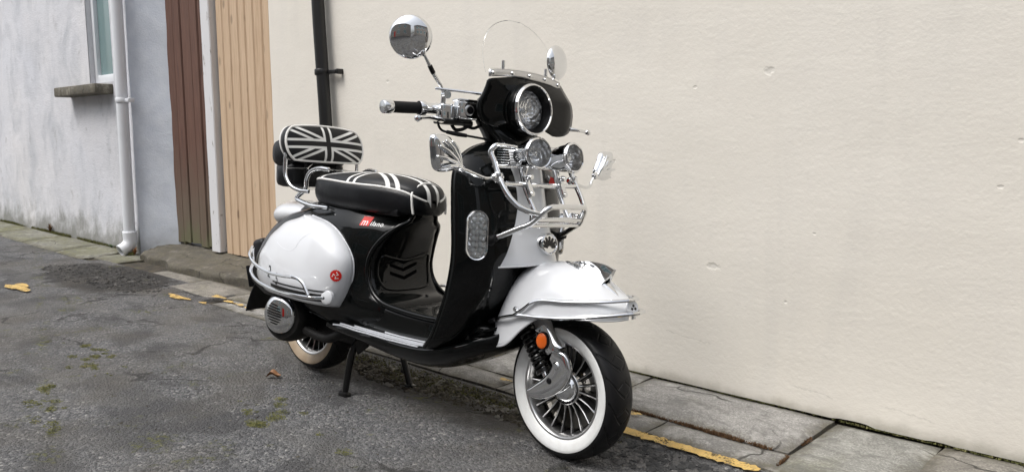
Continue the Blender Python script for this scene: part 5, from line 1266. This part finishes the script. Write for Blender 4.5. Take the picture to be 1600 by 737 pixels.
stones('loose_gravel', M['gravel'], [(.16, .17, .34, .10), (.42, .17, .30, .085), (-.10, .22, .2, .07)], 1500, .004, .019, 'loose grey gravel chips along the gutter beside the front wheel', 'gravel', 1)
stones('gutter_rubble', M['rubble'], [(-.55, .20, .45, .10), (-.95, .17, .35, .11), (-.25, .18, .25, .10), (-1.5, .2, .4, .09)], 2600, .004, .017, 'brown mossy rubble in the gutter under the scooter', 'rubble', 2)
stones('dark_grit_patch', M['grit'], [(-4.45, .27, .62, .26), (-4.0, .27, .45, .2), (-4.9, .22, .35, .2)], 2600, .004, .020, 'dark loose grit in a broken patch of road before the white downpipe', 'grit', 3, -.003)
stones('scattered_chips', M['rubble'], [(-1.05, -.42, .22, .12), (-1.3, -.32, .16, .10), (-.6, -.1, 1.6, .9)], 900, .002, .007, 'tiny pale stone chips scattered over the asphalt', 'stone chips', 4)
def mosspatch(name, m, spots, n, label, seed, h=.009, zoff=0.0, zabs=None):
    r = np.random.default_rng(seed); V, F = [], []; ar = A([q[2]*q[3] for q in spots]); pick = r.choice(len(spots), n, p=ar/ar.sum())
    for k_ in range(n):
        x0, y0, rx, ry = spots[pick[k_]][:4]; q = r.random()**.7; t = r.uniform(0, 2*math.pi); x, y = x0 + rx*q*math.cos(t), y0 + ry*q*math.sin(t)
        z = (float(road_z(np.array(x), np.array(y))) if zabs is None else zabs) + zoff - .001
        for _ in range(2):
            a = r.uniform(0, 6.28); w = r.uniform(.0015, .004); hh = h*r.uniform(.4, 1.2); dx, dy = math.cos(a)*w, math.sin(a)*w; lx, ly = r.normal(0, .005, 2)
            o_ = len(V); V += [(x - dx, y - dy, z), (x + dx, y + dy, z), (x + lx + dx*.3, y + ly, z + hh)]; F.append((o_, o_+1, o_+2))
    b = MB(); b.v = V; b.f = F; o = b.build(name, m, None, smooth=False, recalc=False); tag(o, label, 'moss', kind='stuff')
mosspatch('gutter_moss', M['moss'], [(-.55, .24, .4, .07), (-.9, .22, .3, .09), (-.2, .24, .3, .06), (-1.3, .25, .3, .06)], 3800, 'green moss growing among the gutter rubble under the scooter', 5, .007)
rm = np.random.default_rng(77); spots = []
for (x0, y0, rx, ry, k_) in ((-1.08, -.42, .20, .08, 16), (-.98, -.52, .10, .05, 5), (-2.45, -.52, .34, .08, 16), (-2.15, -.64, .26, .07, 12), (-1.95, -.88, .10, .05, 6), (-1.7, -.93, .13, .05, 8), (-1.5, -1.0, .10, .05, 5), (-2.65, -.98, .12, .05, 6), (-.75, -.35, .3, .15, 4), (-3.2, -.9, .5, .2, 8)):
    for _ in range(k_): q = rm.uniform(.010, .038); spots.append((x0 + rm.normal(0, rx*.5), y0 + rm.normal(0, ry*.5), q, q*.6))
mosspatch('road_moss', M['moss'], spots, 4600, 'yellow green moss tufts dotted over the cracked asphalt', 6, .004)
mosspatch('joint_moss', M['dead_moss'], [(.02, .484, .09, .005), (.17, .484, .06, .008), (.30, .482, .09, .014), (.43, .480, .04, .008), (.531, .42, .004, .05), (.531, .62, .004, .05), (-.3, .485, .3, .004)], 1300, 'dead brown moss filling the joint between kerb and paving slabs', 7, .010, 0, -.003)
mosspatch('kerb_wall_moss', M['moss'], [(.7, .862, .17, .008), (.2, .864, .3, .004), (-.3, .864, .3, .004), (1.1, .862, .3, .006)], 650, 'thin moss line where the cream wall meets the paving', 9, .008, 0, .004)
mosspatch('wall_foot_moss', M['moss'], [(-6.2, .855, .5, .02), (-7.4, .85, .6, .03), (-8.6, .85, .5, .03), (-5.5, .84, .2, .02), (-5.22, .78, .05, .03)], 3200, 'moss and weeds along the foot of the stained wall', 8, .03, 0, .012)
lf = MB(); rows = []
for t in np.linspace(0, 1, 10):
    w = .017*math.sin(math.pi*min(1, t*.95 + .03))**.7; rows.append([(-.032 + .064*t, w*q, .004 + .018*abs(q)*math.sin(t*3) + .012*math.sin(t*4)**2) for q in np.linspace(-1, 1, 7)])
o = lf.loft(rows).build('fallen_leaf', M['leaf'], None); o.location = (-1.385, -.198, .003); o.rotation_euler = (0, 0, R(40)); tag(o, 'curled brown dead leaf lying on the asphalt behind the stand', 'leaf')

def weed(name, loc, m, n_, h, spread, label, seed):
    r = np.random.default_rng(seed); w_ = empty(name, loc); tag(w_, label, 'weed')
    b = MB()
    for k_ in range(n_):
        a = r.uniform(0, 6.28); hh = h*r.uniform(.4, 1); o_ = r.uniform(.2, 1)*spread; wd_ = r.uniform(.003, .007); pts = []
        for t in np.linspace(0, 1, 5):
            c_ = A((math.cos(a)*o_*t**1.3, math.sin(a)*o_*t**1.3*.6, hh*(t - .35*t*t))); s_ = A((-math.sin(a), math.cos(a), .2))*wd_*math.sin(math.pi*min(.97, t*.85 + .12)); pts.append([c_ - s_, c_ + s_])
        b.loft(pts)
    b.build('leaves', m, w_, recalc=False)
    MB().tube([(0, 0, -.004), (0, 0, h*.25)], .003, 6).build('stem', m, w_)
weed('dead_weed', (-5.19, .80, .012), M['leaf'], 26, .11, .05, 'dead brown weed beside the foot of the white downpipe', 21)
weed('wall_weed', (-7.35, .835, .014), M['dead_moss'], 30, .15, .07, 'dry brown weed sprouting from the foot of the stained wall', 22)
weed('wall_weed', (-5.75, .83, .016), M['weed_green'], 22, .05, .07, 'small green weed at the foot of the stained wall near the downpipe', 23)
